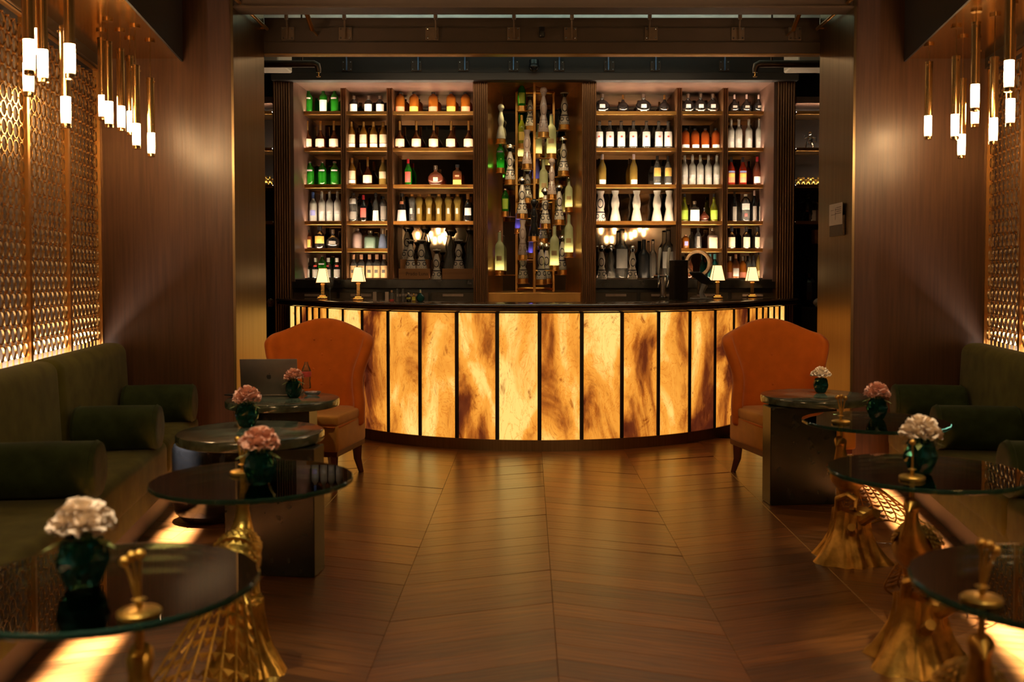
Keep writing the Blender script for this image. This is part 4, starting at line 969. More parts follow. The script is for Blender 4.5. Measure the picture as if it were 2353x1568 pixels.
niche(1172, 334, 413, 9.75, 'ceramic', 24, cp, 'dome', 'painted dome decanter beside the left green bottle')
niche(1212, 390, 455, 9.95, 'ceramic', 22, cp, 'crown', 'painted decanter half hidden beneath the pinkish flared one')
niche(1200, 409, 491, 9.70, 'ceramic', 25, cp, 'dome', 'painted dome decanter halfway down by the left post')
niche(1268, 365, 447, 9.66, 'ceramic', 22, ck, 'self', 'pinkish round headed decanter halfway down by the right post')
niche(1249, 364, 454, 10.0, 'tall', 20, FR, None, 'glowing frosted bottle behind the pinkish halfway decanter', 'liquor_bottle', M['silver'], em, (.4, warm))
niche(1232, 335, 411, 10.12, 'taper', 19, G['violetglow'], None, 'clear bottle with violet glow behind the front post', 'liquor_bottle', M['silver'], [], (.06, (.4, .4, 1)))
niche(1285, 425, 505, 9.80, 'ceramic', 23, cp, 'dome', 'painted dome decanter beside the small frosted bottle')
niche(1253, 434, 514, 9.78, 'ceramic', 25, cp, 'dome', 'painted dome decanter overlapping the black one')
niche(1161, 434, 486, 9.9, 'gin', 17, G['green'], None, 'lower green gin bottle at the left side', 'liquor_bottle', M['silver'], [(.1, .55, LB['green'], .8)])
niche(1190, 478, 525, 9.95, 'taper', 15, G['violetglow'], None, 'small violet lit bottle at the left post', 'liquor_bottle', M['silver'], [], (.10, (.35, .3, 1)))
niche(1201, 506, 586, 9.66, 'flare', 22, ck, None, 'lower pinkish flared decanter at the left post')
niche(1227, 459, 543, 9.58, 'ceramic', 24, M['black_cer'], 'self', 'black waisted decanter before the front post')
niche(1248, 478, 548, 10.0, 'ceramic', 22, cp, 'dome', 'painted decanter behind the black one')
niche(1220, 540, 581, 9.9, 'taper', 14, G['violetglow'], None, 'small violet lit bottle under the black decanter', 'liquor_bottle', M['silver'], [], (.10, (.35, .3, 1)))
niche(1148, 531, 621, 9.82, 'tall', 21, FR, None, 'glowing frosted bottle lowest at the left side', 'liquor_bottle', M['silver'], em, (.5, warm))
niche(1274, 517, 610, 9.66, 'tall', 21, FR, None, 'glowing frosted bottle lowest by the right post', 'liquor_bottle', M['silver'], em, (.5, warm))
niche(1307, 491, 580, 9.86, 'tall', 20, FR, None, 'glowing frosted bottle lowest at the right side', 'liquor_bottle', M['silver'], em, (.5, warm))
niche(1292, 541, 620, 9.9, 'ceramic', 22, cp, 'dome', 'painted dome decanter between the two lowest frosted bottles')
niche(1202, 570, 640, 9.85, 'ceramic', 24, cp, 'crown', 'painted decanter lowest by the left post')
niche(1244, 558, 642, 9.70, 'ceramic', 25, cp, 'dome', 'painted dome decanter lowest beside the front post')
niche(1256, 561, 640, 9.92, 'ceramic', 23, cp, 'dome', 'painted dome decanter just behind the lowest front one')

# ------------------------------------------------------------------ side shelves beyond the back bar
for s, nm, u0, u1 in ((-1, 'left', 560, 626), (1, 'right', 1829, 1945)):
    t = thing('side_shelving', 'dark shelving with brass edged shelves beyond the %s end of the back bar' % nm, 'shelving', (0, 0, 0))
    xa, xb = dep(u0, 400, YS).x, dep(u1, 400, YS).x
    bm = BM(); box(bm, xa, xb, YM, YM + .02, 0, dep(0, 225, YM).z); obj('back_panel', bm, M['beam_dk'], t, smooth=False)
    for l in range(4):
        bm = BM(); box(bm, xa, xb, YS, YM, LZ[l] - .025, LZ[l], .002); box(bm, xa, xb, YS - .003, YS + .005, LZ[l] - .01, LZ[l] + .008); q = obj('shelf', bm, M['brass_sat'], t, smooth=False)
        bm = BM(); box(bm, xa, xb, YS + .010, YS + .016, LZ[l], LZ[l] + .002); obj('light_strip', bm, M['led_shelf'] if l < 3 else M['shade'], q, smooth=False)
    bm = BM(); box(bm, xa, xb, YS - .25, YM, 0, dep(0, 706, YS - .2).z, .004); obj('base_cabinet', bm, M['black'], t, smooth=False)
    bm = BM(); box(bm, xa, xb, YS, YM, LZ[0] + .085, LZ[0] + .15, .002); obj('top_rail', bm, M['sidewood'], t, smooth=False)
def figurine(u, lv, s, m, label, pose=0, Y=10.02, name='figurine'):
    """little standing figure: legs, torso, arms and head in one skinned cast"""
    b = Vector((dep(u, 400, Y).x, Y, LZ[lv])); bm = BM(); k = s
    for sx in (-1, 1):
        sweep(bm, [(sx * .022 * k, 0, 0), (sx * .024 * k, -.004, .025 * k), (sx * .014 * k, 0, .055 * k)], [.008 * k, .007 * k, .009 * k], 8)
        ax = .05 if (pose + (sx > 0)) % 2 else .036; az = .115 if (pose + (sx > 0)) % 2 else .055
        sweep(bm, [(sx * .018 * k, 0, .088 * k), (sx * .04 * k, -.006, .082 * k), (sx * ax * k, -.014 * k, az * k)], [.006 * k, .006 * k, .005 * k], 8)
    sweep(bm, [(0, 0, .045 * k), (0, -.002, .06 * k), (0, 0, .085 * k), (0, 0, .098 * k)], [.016 * k, .019 * k, .018 * k, .007 * k], 10)
    ball(bm, (0, -.002, .112 * k), .015 * k, 10, 8, (1, 1, 1.1)); ball(bm, (0, -.016 * k, .108 * k), .007 * k, 8, 6)
    return tag(obj(name, bm, m, None, b), label, 'figurine', 'shelf figurines')
for i, u in enumerate((1834, 1846, 1857, 1869, 1880)): figurine(u, 2, .72, M['gold'], '%s of five small gold figurines on the right side shelves' % ORD[i], i)
for i, u in enumerate((612, 621)): figurine(u, 2, .8, M['gold'], '%s of two small gold figurines on the left side shelves' % ORD[i], i)
figurine(1860, 1, 1.4, M['steel'], 'shiny dark toy figure waving a gold arm, right side shelves', 1)
figurine(1856, 3, 2.3, M['black_cer'], 'black glossy statue on the fourth right side shelf', 1)
def wbox(u0, u1, v0, v1, Y, d, m, label, cat='box', name='book_box'):
    a, b = dep(u0, v1, Y), dep(u1, v0, Y); bm = BM(); box(bm, a.x, b.x, Y, Y + d, a.z, b.z, .003); return tag(obj(name, bm, m, smooth=False), label, cat)
wbox(1876, 1889, 465, 511.5, YP - .06, .12, M['sidewood'], 'brown slipcase standing by the black statue', 'book', 'slipcase')
wbox(1866, 1875, 483, 511.5, YP - .06, .12, M['paleneck'], 'pale slim book beside the black statue', 'book', 'book')
wbox(1872, 1890, 528, 560, YP - .06, .12, M['wood_box'], 'brown carton above the dark plant', 'box', 'carton')
bz = dep(0, 706, YS - .2).z; bp_ = Vector((dep(1861, 500, 9.85).x, 9.85, bz))
t = thing('vase_with_plant', 'black faceted vase holding dark foliage on the right side cabinet', 'vase', bp_)
bm = BM(); lathe(bm, [(.05, 0), (.06, .01), (.09, .07), (.105, .15), (.08, .24), (.04, .29), (.05, .33)], 12); obj('vase', bm, M['blackgloss'], t, smooth=False)
bm = BM()
for i in range(46):
    a = random.uniform(0, 2 * pi); e = random.uniform(-.2, 1.4); r = random.uniform(.05, .15); c = Vector((cos(a) * cos(e) * r, sin(a) * cos(e) * r, .45 + sin(e) * r)); d = Vector((cos(a), sin(a), random.uniform(-.3, .5))).normalized(); w = Vector((-sin(a), cos(a), 0)) * .03
    v = [bm.verts.new(c - d * .04), bm.verts.new(c + w + Vector((0, 0, .01))), bm.verts.new(c + d * .06), bm.verts.new(c - w + Vector((0, 0, .01)))]; bm.faces.new(v)
for i in range(7):
    a = random.uniform(0, 2 * pi); sweep(bm, [(0, 0, .28), (.03 * cos(a), .03 * sin(a), .38), (.08 * cos(a), .08 * sin(a), .47)], .004, 5)
obj('foliage', bm, M['leaf'], t)
for u, n in ((1880, 'right'), (620, 'left')):
    b = Vector((dep(u, 500, 9.78).x, 9.78, bz)); bm = BM(); ball(bm, b + Vector((0, 0, .045)), .042, 14, 10, (1, .9, .95)); box(bm, b.x - .022, b.x + .022, 9.745, 9.78, b.z, b.z + .03, .006)
    for sx in (-1, 1): ball(bm, b + Vector((sx * .016, -.036, .045)), .010, 8, 6)
    tag(obj('skull_ornament', bm, M['white_cer']), 'pale skull ornament on the %s side cabinet' % n, 'ornament')

# ------------------------------------------------------------------ things on the bar counter
ZT = 1.1245
def inside(x, y):
    """depth of a point behind the counter front line"""
    best = 9
    for (p, nn) in BP:
        d = (Vector((x, y)) - p); 
        if d.length < abs(best): best = d.length * (1 if d.dot(nn) < 0 else -1) if d.length > 0 else 0
    i = min(range(len(BP)), key=lambda k: (Vector((x, y)) - BP[k][0]).length)
    return -(Vector((x, y)) - BP[i][0]).dot(BP[i][1])
def on_bar(u, v):
    Y = max(7.3, atz(u, v, ZT).y)
    while inside(dep(u, v, Y).x, Y) < .06: Y += .01
    q = dep(u, v, Y); q.z = ZT; return q
def table_lamp(u, v, vs0, vs1, wpx, label):
    p = on_bar(u, v); k = px(p.y); t = thing('table_lamp', label, 'lamp', p, random.uniform(-.1, .1), 'small lamps on the bar counter')
    v = 634 + (HC - ZT) * FPX / p.y; H = (v - vs0) * k; hs = (vs1 - vs0) * k; r1 = wpx * k / 2
    bm = BM(); box(bm, -.045, .045, -.045, .045, 0, .022, .004); box(bm, -.03, .03, -.03, .03, .022, .034, .003); obj('base', bm, M['brass'], t, smooth=False)
    bm = BM(); box(bm, -.016, .016, -.016, .016, .034, H - hs + .02, .003); box(bm, -.02, .02, -.02, .02, H - hs - .02, H - hs - .012, .002); obj('stem', bm, M['brass'], t, smooth=False)
    bm = BM(); lathe(bm, [(r1, H - hs), (r1 * .56, H)], 4, ph=pi / 4, cap=False); r2 = .97
    o = obj('shade', bm, M['shade'], t, smooth=False); o.scale = (1, 1, 1)
    bm = BM()
    for i in range(4):
        a = pi / 4 + i * pi / 2; sweep(bm, [(r1 * cos(a), r1 * sin(a), H - hs), (r1 * .56 * cos(a), r1 * .56 * sin(a), H)], .0025, 5)
        b = a + pi / 2
        for r, z in ((r1, H - hs), (r1 * .56, H)): sweep(bm, [(r * cos(a), r * sin(a), z), (r * cos(b), r * sin(b), z)], .0025, 5)
    obj('shade_trim', bm, M['brass'], t)
    lamp('lamp_bulb', 'POINT', p + Vector((0, 0, H - hs * .6)), .9, (1, .66, .32), .015)
    lamp('lamp_bulb', 'SPOT', p + Vector((0, 0, H - hs - .005)), .8, (1, .66, .32), .02, (0, 0, 0), spot=radians(120))
table_lamp(742, 688, 617, 650, 40, 'small brass lamp beside the wine glass on the bar counter')
table_lamp(824, 691, 614, 648, 42, 'small brass lamp between the wine glass and the little bar tools')
table_lamp(1648, 687, 610, 645, 42, 'small brass lamp beside the screen terminal on the bar')
table_lamp(1728, 685, 614, 646, 38, 'small brass lamp nearest the right end of the bar counter')
p = on_bar(758, 686); bm = BM(); lathe(bm, [(.034, 0), (.034, .002), (.004, .006), (.003, .075), (.012, .085), (.036, .115), (.040, .15), (.033, .195), (.032, .195), (.039, .15), (.034, .116), (0, .088)], 20, cap=False)
tag(obj('wine_glass', bm, G['clear'], None, p), 'stemmed wine glass beside a lamp on the bar counter', 'glass')
def small(u, v, top, wpx, kind, g, cap, labs, label, cat='bottle', name='small_bottle'):
    p = on_bar(u, v); k = px(p.y); v = 634 + (HC - ZT) * FPX / p.y; put_bottle(name, kind, wpx * k, (v - top) * k, g, cap, labs, p, label, cat, 'small things on the bar counter')
small(684, 683, 640, 15, 'apoth', G['clear'], M['cork'], [], 'clear stoppered bottle at the left end of the bar counter')
def card(u, v, top, wpx, label):
    p = on_bar(u, v); k = px(p.y); v = 634 + (HC - ZT) * FPX / p.y; bm = BM(); w, h = wpx * k / 2, (v - top) * k; box(bm, -w, w, -.012, .012, 0, .012, .002); box(bm, -w, w, -.003, .003, .012, h, .001); tag(obj('table_card', bm, M['paper'], None, p, smooth=False), label, 'card', 'small things on the bar counter')
card(861, 692, 671, 8, 'small white card holder right of the second lamp'); card(889, 693, 671, 8, 'small white card holder beside the tiny red bottle')
small(900, 693, 667, 10, 'apoth', G['clear'], M['cork'], [(.02, .2, LB['red'], 1.5)], 'tiny clear bottle with a red base')
small(913, 693, 662, 10, 'carafe', G['clear'], None, [], 'first clear mixing glass among the bar tools', 'glass', 'mixing_glass')
small(926, 693, 662, 10, 'carafe', G['clear'], None, [], 'second clear mixing glass among the bar tools', 'glass', 'mixing_glass')
small(939, 694, 673, 11, 'apoth', G['black'], M['silver'], [(.3, .5, LB['lime'], 1.0)], 'tiny dark bottle with a lime band')
small(951, 694, 675, 9, 'square', G['gold'], M['goldfoil'], [(.2, .6, LB['lime'], .7)], 'tiny golden square bottle')
small(966, 694, 665, 20, 'globe', G['teal'], M['tealcap'], [(.72, .95, LB['cream'], 3)], 'round teal bottle with a pale neck')
# smoked box, screen terminal, ring, beer taps
p = on_bar(1559, 690); bm = BM(); box(bm, -.063, .063, -.06, .06, 0, .345, .004); o = tag(obj('menu_box', bm, glassy('smoked_acrylic', (.06, .05, .04), .35, absorb=(.3, .26, .2)), None, p, .25, smooth=False), 'tall smoked acrylic box on the bar counter', 'box')
bm = BM(); box(bm, -.035, .03, -.03, .03, .01, .30, .003); obj('insert', bm, M['dkplastic'], o, smooth=False)
p = on_bar(1612, 688); t = thing('screen_terminal', 'grey point of sale screen tilted away on the bar counter', 'terminal', p, .2)
bm = BM(); box(bm, -.09, .09, -.06, .06, 0, .012, .005); sweep(bm, [(.02, 0, .01), (.0, 0, .06), (.03, .0, .13)], [.03, .022, .03], 10); obj('foot', bm, M['greyplastic'], t)
bm = BM(); box(bm, -.15, .15, -.012, .012, -.10, .10, .006); bm.transform(Matrix.Translation((0, 0, .19)) @ Matrix.Rotation(radians(-52), 4, 'Y') @ Matrix.Rotation(radians(90), 4, 'Z') @ Matrix.Rotation(radians(0), 4, 'X') @ Matrix.Scale(.85, 4)); obj('screen', bm, M['dkplastic'], t, smooth=False)
c = dep(1605, 606, 9.35); bm = BM(); n = 40; rows = []
for i in range(n):
    a = 2 * pi * i / n; rows.append([bm.verts.new((r * cos(a), y, r * sin(a))) for r, y in ((.125, -.03), (.125, .03), (.098, .03), (.090, 0), (.098, -.03))])
for i in range(n):
    a, b = rows[i], rows[(i + 1) % n]
    for k in range(5): bm.faces.new((a[k], a[(k + 1) % 5], b[(k + 1) % 5], b[k]))
t = thing('ring_ornament', 'pale metal ring ornament behind the screen terminal', 'ornament', c, -.5); obj('ring', bm, brass('pale_brass', (.7, .55, .4), .25), t)
bm = BM(); box(bm, -.05, .05, -.05, .05, ZT - c.z, ZT + .02 - c.z, .004); sweep(bm, [(0, 0, 1.16 - c.z), (0, 0, -.12)], .012, 8); obj('stand', bm, M['dark_metal'], t)
p = Vector((dep(1524, 600, 9.42).x, 9.42, ZT)); t = thing('beer_tap', 'chrome beer tap with two white handles on the inner bar', 'tap', p)
zz = dep(1524, 636, 9.42).z - p.z
bm = BM(); sweep(bm, [(0, 0, -.0), (0, 0, zz)], .03, 14); lathe(bm, [(.045, 0), (.045, .012), (.03, .018)], 18); obj('column', bm, M['steel'], t)
bm = BM(); sweep(bm, [(-.09, 0, zz), (.07, 0, zz)], .016, 10); obj('crossbar', bm, M['steel'], t)
for x in (-.045, .04):
    bm = BM(); sweep(bm, [(x, 0, zz), (x, -.05, zz + .005), (x - .005, -.07, zz - .04), (x - .01, -.07, zz - .10)], [.012, .010, .009, .007], 10); obj('spout', bm, M['steel'], t)
    bm = BM(); sweep(bm, [(x, -.01, zz + .02), (x, -.012, zz + .05), (x + .002, -.015, zz + .12), (x + .014, -.02, zz + .26), (x + .016, -.02, zz + .275)], [.010, .017, .020, .024, .014], 10, .6); sweep(bm, [(x, 0, zz), (x, -.01, zz + .03)], .007, 8); obj('handle', bm, M['white_cer'], t)

# ------------------------------------------------------------------ wing chairs
def wing_chair(c, rot, label):
    t = thing('wing_chair', label, 'chair', c, rot, 'orange wing chairs')
    # backrest outline: width by height, crest line, wings curling forward
    bm = BM(); NU, NV = 14, 12; g = []
    def halfw(z):
        pts = [(.40, .315), (.50, .315), (.58, .30), (.66, .295), (.74, .315), (.82, .345), (.90, .365), (.97, .37), (1.06, .36)]
        for (a, w0), (b, w1) in zip(pts, pts[1:]):
            if a <= z <= b: f = (z - a) / (b - a); f = f * f * (3 - 2 * f); return w0 + (w1 - w0) * f
        return pts[-1][1]
    def top(tt): return .945 + .105 * (0.5 + .5 * cos(pi * min(1, abs(tt) / .82))) - .055 * max(0, (abs(tt) - .80) / .2) ** 2
    for i in range(NU + 1):
        tt = -1 + 2 * i / NU; col = []
        for j in range(NV + 1):
            z = .34 + (top(tt) - .34) * j / NV; w = halfw(min(1.05, max(.40, z)))
            x = w * sin(tt * pi / 2 * .92) / sin(pi / 2 * .92)
            y = .26 + .10 * (z - .4) - (.17 * abs(tt) ** 3.0) * (1 - .25 * max(0, z - .75) / .3)
            col.append(bm.verts.new((x, y, z)))
        g.append(col)
    for i in range(NU):
        for j in range(NV): bm.faces.new((g[i][j], g[i + 1][j], g[i + 1][j + 1], g[i][j + 1]))
    o = obj('backrest', bm, M['orange'], t, ang=180); mods(o, 2, 0, .075)
    bm = BM()
    for z, xs in ((.90, (-.06, .06)), (.80, (-.12, 0, .12)), (.70, (-.06, .06)), (.60, (-.12, 0, .12))):
        for x in xs: ball(bm, (x, .26 + .10 * (z - .4) - .037, z), .009, 8, 6, (1, .5, 1))
    ob = obj('buttons', bm, M['orange'], o)
    bm = BM(); box(bm, -.314, .314, -.308, .24, .235, .405, .018, 3); obj('seat_base', bm, M['orange_seat'], t)
    bm = BM(); box(bm, -.314, .314, -.31, .225, .398, .462, .018, 4)
    for v in bm.verts:
        if v.co.z > .43: v.co.z += .02 * cos(v.co.x / .32 * pi / 2) * cos((v.co.y + .04) / .3 * pi / 2)
    obj('seat_cushion', bm, M['orange_seat'], t)
    bm = BM(); sweep(bm, [(-.305, .2, .392), (-.312, -.28, .392), (-.29, -.312, .392), (.29, -.312, .392), (.312, -.28, .392), (.305, .2, .392)], .006, 6); obj('piping', bm, M['orange'], t)
    bm = BM(); box(bm, -.30, .30, -.28, .26, .20, .24, .004); obj('apron', bm, M['redwood'], t, smooth=False)
    for x, y in ((-.26, -.25), (.26, -.25), (-.25, .24), (.25, .24)):
        bm = BM(); k = 1 if y < 0 else 0; sx = 1 if x > 0 else -1
        sweep(bm, [(x, y, .21), (x + sx * .004, y, .10), (x + sx * .012, y + (0 if k else .05), 0)], [.036, .027, .018], 4); obj('leg', bm, M['redwood'], t, smooth=False)
lc_ = dep(706, 700, 6.5); rc = dep(1815, 700, 6.5)
wing_chair((lc_.x, 6.50, 0), -.16, 'orange velvet wing chair at the laptop table')
wing_chair((rc.x, 6.50, 0), .20, 'orange velvet wing chair behind the dark block table')

# ------------------------------------------------------------------ marble tables
HT = .62
def marble_table(u, v, wpx, label, base_u, rot, Yoff):
    c = atz(u, v, HT); R = wpx * px(c.y) / 2; t = thing('marble_table', label, 'table', (c.x, c.y, 0), 0, 'round marble tables')
    bm = BM(); lathe(bm, [(R - .012, HT - .048), (R - .003, HT - .044), (R, HT - .036), (R, HT - .010), (R - .004, HT - .003), (R - .012, HT)], 64); obj('table_top', bm, M['marble_gr'], t)
    x0 = dep(base_u[0], 1100, c.y - Yoff).x - c.x; x1 = dep(base_u[1], 1100, c.y - Yoff).x - c.x
    bm = BM(); box(bm, -(x1 - x0) / 2, (x1 - x0) / 2, -.075, .075, 0, HT - .048, .004); o = obj('slab_leg', bm, M['marble_dk'], t, ((x0 + x1) / 2, -Yoff + .075, 0), rot, smooth=False)
    bm = BM(); lathe(bm, [(.10, 0), (.125, .02), (.13, .06), (.13, HT - .048)], 28); obj('drum_leg', bm, M['blackgloss'], t, ((x0 + x1) / 2 + (-.09 if u < 1200 else .09), .03, 0))
    return c, R
c1, R1 = marble_table(577, 990, 332, 'round green marble table in front of the laptop table', (515, 728), -.10, .20)
c2, R2 = marble_table(650, 915, 258, 'round green marble table carrying the laptop', (585, 716), -.10, .20)
c3, R3 = marble_table(1871, 907, 244, 'round marble table on a broad dark block, by the right wing chair', (1766, 1922), .08, .22)
p = Vector((-1.74, 5.42, 0)); bm = BM(); lathe(bm, [(.10, 0), (.15, .012), (.185, .05), (.20, .11), (.20, .40), (.19, .42), (.0, .42)], 36); o = tag(obj('drum_stool', bm, M['blackgloss'], None, p), 'black glossy drum stool tucked behind the near green marble table', 'stool')

# ------------------------------------------------------------------ flowers in vases
def flower_meshes(seed, m):
    rnd = random.Random(seed); bm = BM()
    blooms = [(Vector((0, 0, .028)), .044), (Vector((.030, -.012, .014)), .034), (Vector((-.032, .004, .012)), .034), (Vector((.004, .028, .012)), .034), (Vector((-.006, -.028, .012)), .032)]
    for c, R in blooms:
        for i in range(90):
            z = rnd.uniform(-.35, 1); a = rnd.uniform(0, 2 * pi); r = sqrt(max(0, 1 - z * z)); d = Vector((r * cos(a), r * sin(a), z * .8))
            e = Vector((-sin(a), cos(a), 0)); f = d.cross(e).normalized(); tw = rnd.uniform(-.9, .9); e2 = e * cos(tw) + f * sin(tw); w = R * .30
            b = c + d * R * .45; tpt = c + d * R * rnd.uniform(.92, 1.12)
            v = [bm.verts.new(b), bm.verts.new(tpt + e2 * w), bm.verts.new(tpt + d * R * .10 + f * rnd.uniform(-.1, .1) * R), bm.verts.new(tpt - e2 * w)]
            bm.faces.new((v[0], v[1], v[2])); bm.faces.new((v[0], v[2], v[3]))
    me = meshof(bm, m, False); return me
FLW = {('p', i): flower_meshes(i, M['petal_pink']) for i in (1, 2)}; FLW.update({('w', i): flower_meshes(i + 5, M['petal_white']) for i in (1, 2)})
def vase_mesh():
    bm = BM(); rr = lathe(bm, [(.026, 0), (.032, .004), (.046, .035), (.050, .055), (.042, .085), (.036, .098), (.032, .098), (.038, .084), (.045, .055), (.041, .036), (.028, .010), (0, .009)], 11, cap=False)
    for i, r in enumerate(rr):
        for v in r:
            a = i * .28; x, y = v.co.x, v.co.y; v.co.x, v.co.y = x * cos(a) - y * sin(a), x * sin(a) + y * cos(a)
    bm.faces.new(list(reversed(rr[0]))); return meshof(bm, G['tealdeep'], False)
VASE = vase_mesh()
def stems():
    bm = BM()
    for a in range(5): sweep(bm, [(.015 * cos(a * 1.3), .015 * sin(a * 1.3), .012), (-.006 * cos(a * 1.3), .006 * sin(a), .06), (.018 * cos(a * 1.26), .018 * sin(a * 1.26), .12)], .003, 5)
    for a in (0.3, 2.2, 4.4): 
        c = Vector((.03 * cos(a), .03 * sin(a), .098)); d = Vector((cos(a), sin(a), -.4)); w = Vector((-sin(a), cos(a), 0)) * .010
        v = [bm.verts.new(c), bm.verts.new(c + d * .02 + w), bm.verts.new(c + d * .045), bm.verts.new(c + d * .02 - w)]; bm.faces.new(v)
    return meshof(bm, M['green_stem'])
STM = stems()
def vase(u, v, z, kind, k, label, sc=1.):
    p = atz(u, v, z); t = thing('flower_vase', label, 'vase', p, random.uniform(0, 6), 'flower vases on the tables'); t.scale = (sc,) * 3
    link('vase', VASE, t); link('stems', STM, t); o = link('flowers', FLW[(kind, k)], t, (0, 0, .108)); return t

# ------------------------------------------------------------------ peacock tables
HG = .66; RG = .33
def scales_mesh(m):
    bm = BM(); n = 9
    for r in range(9):
        ph = -.15 + r * .17
        for c in range(-5, 6):
            th = (c + (.5 if r % 2 else 0)) * .24
            def P(dt, dp, k):
                T, Pp = th + dt, ph + dp
                return Vector((.082 * k * sin(T) * cos(Pp * .55 - .1), .215 - r * .022 + dp * -.14, .402 + .087 * k * cos(T) * (1 - .10 * abs(r - 4) / 4) - .03 * (r < 3) * (3 - r) / 2))
            v = [bm.verts.new(P(-.13, -.06, 1.0)), bm.verts.new(P(.13, -.06, 1.0)), bm.verts.new(P(.12, .06, 1.045)), bm.verts.new(P(0, .115, 1.07)), bm.verts.new(P(-.12, .06, 1.045))]
            cc = bm.verts.new(P(0, .03, 1.10))
            for i in range(5): bm.faces.new((v[i], v[(i + 1) % 5], cc))
    return meshof(bm, m, False)
def tail_point(a, b):
    """a 0..1 along the train, b -1..1 across"""
    y = .20 + .60 * a; z = .375 - .24 * a ** 1.0 - .115 * a ** 2.2; w = .045 + .20 * a ** 1.1
    if a > .8: w *= sqrt(max(.15, 1 - ((a - .8) / .23) ** 2))
    return Vector((w * b, y, z + .05 * (1 - b * b) - .02))
def tail_mesh(m):
    bm = BM(); nb = 9; na = 13
    for i in range(nb):
        b = -1 + 2 * i / (nb - 1); sweep(bm, [tail_point(a / 24, b) for a in range(25)], .0042, 5)
    for k in range(1, na):
        a = k / na; a2 = min(1, (k + .55) / na)
        pts = []
        for i in range(nb):
            b = -1 + 2 * i / (nb - 1); pts.append(tail_point(a, b))
            if i < nb - 1: pts.append(tail_point(a2, b + 1 / (nb - 1)))
        sweep(bm, pts, .0036, 4)
        for i in range(nb - 1):              # little leaf plates filling the zigzag
            b0, b1 = -1 + 2 * i / (nb - 1), -1 + 2 * (i + 1) / (nb - 1)
            if (i + k) % 4 == 0 or k < 3: continue
            v = [bm.verts.new(tail_point(a, b0 + .02)), bm.verts.new(tail_point(a, b1 - .02)), bm.verts.new(tail_point(a2 - .01, (b0 + b1) / 2))]; bm.faces.new(v)
    sweep(bm, [tail_point(1, -1 + 2 * i / 12) for i in range(13)], .005, 5)
    # solid feathered shoulder of the train
    g = [[bm.verts.new(tail_point(a * .03, b / 4)) for b in range(-4, 5)] for a in range(0, 6)]
    for a in range(5):
        for b in range(8): bm.faces.new((g[a][b], g[a + 1][b], g[a + 1][b + 1], g[a][b + 1]))
    return meshof(bm, m, True)
def stump_mesh(m):
    bm = BM(); n = 54; rows = []
    H = .24
    for k in range(11):
        f = k / 10; z = H * f; row = []
        for i in range(n):
            a = 2 * pi * i / n
            r = .075 + .090 * (1 - f) ** 2.2 * (1 + .30 * sin(3 * a + .6) + .18 * sin(5 * a)) + .011 * abs(sin(5.5 * a + 2.2 * f)) + .006 * sin(13 * a + 4 * f) + .003 * sin(23 * a)
            row.append(bm.verts.new((r * cos(a) + .015 * f, .12 + r * .85 * sin(a), z + (.012 * sin(2 * a) if k == 10 else 0))))
        rows.append(row)
    for a, b in zip(rows, rows[1:]):
        for i in range(n): bm.faces.new((a[i], a[(i + 1) % n], b[(i + 1) % n], b[i]))
    bm.faces.new(list(reversed(rows[0]))); c = bm.verts.new((.015, .12, H + .012))
    for i in range(n): bm.faces.new((rows[-1][i], rows[-1][(i + 1) % n], c))
    return meshof(bm, m, True, 60)
def branch(m, pts, rad):
    bm = BM(); sweep(bm, pts, rad, 10); return meshof(bm, m)
def body_mesh(m):
    bm = BM()
    sweep(bm, [(0, .27, .345), (0, .225, .37), (0, .165, .395), (0, .11, .402), (0, .06, .418), (0, .024, .455), (0, .006, .50), (0, .005, .545), (0, .002, .574), (0, -.016, .580), (0, -.034, .574), (0, -.062, .562)],
          [.02, .050, .076, .080, .068, .044, .028, .021, .027, .024, .013, .002], 18)
    return meshof(bm, m, True, 60)
def legs(m):
    out = []
    for s in (-1, 1):
        bm = BM(); sweep(bm, [(s * .035, .12, .36), (s * .036, .135, .30), (s * .036, .11, .246)], [.020, .010, .008], 8)
        for a in (-.5, 0, .5): sweep(bm, [(s * .036, .11, .25), (s * .036 + .035 * sin(a), .11 - .035 * cos(a), .252)], [.007, .003], 6)
        out.append(meshof(bm, m))
    return out
def crest_mesh(m, fan):
    bm = BM()
    for k, a in enumerate(fan):
        p = Vector((.05 * sin(a), .0, .02 + .085 * cos(a))); sweep(bm, [(0, 0, 0), (p * .5) + Vector((0, .004, .006)), p], [.004, .0032, .003], 6); ball(bm, p, .0105, 10, 8)
    return meshof(bm, m)
PK = {}
for key, gm in (('b', M['gold']), ('d', M['gold_dk'])):
    PK[key] = dict(body=body_mesh(gm), scales=scales_mesh(gm), tail=tail_mesh(gm), stump=stump_mesh(gm), legs=legs(gm),
                   b1=branch(gm, [(.075, .09, .20), (.12, .07, .235), (.15, .05, .255)], [.026, .022, .023]), b2=branch(gm, [(.05, .02, .16), (.065, -.03, .19), (.07, -.05, .20)], [.022, .018, .018]),
                   b3=branch(gm, [(-.03, .08, .24), (-.02, .04, .30), (.03, .02, .33), (.06, .03, .31)], [.02, .018, .017, .014]))
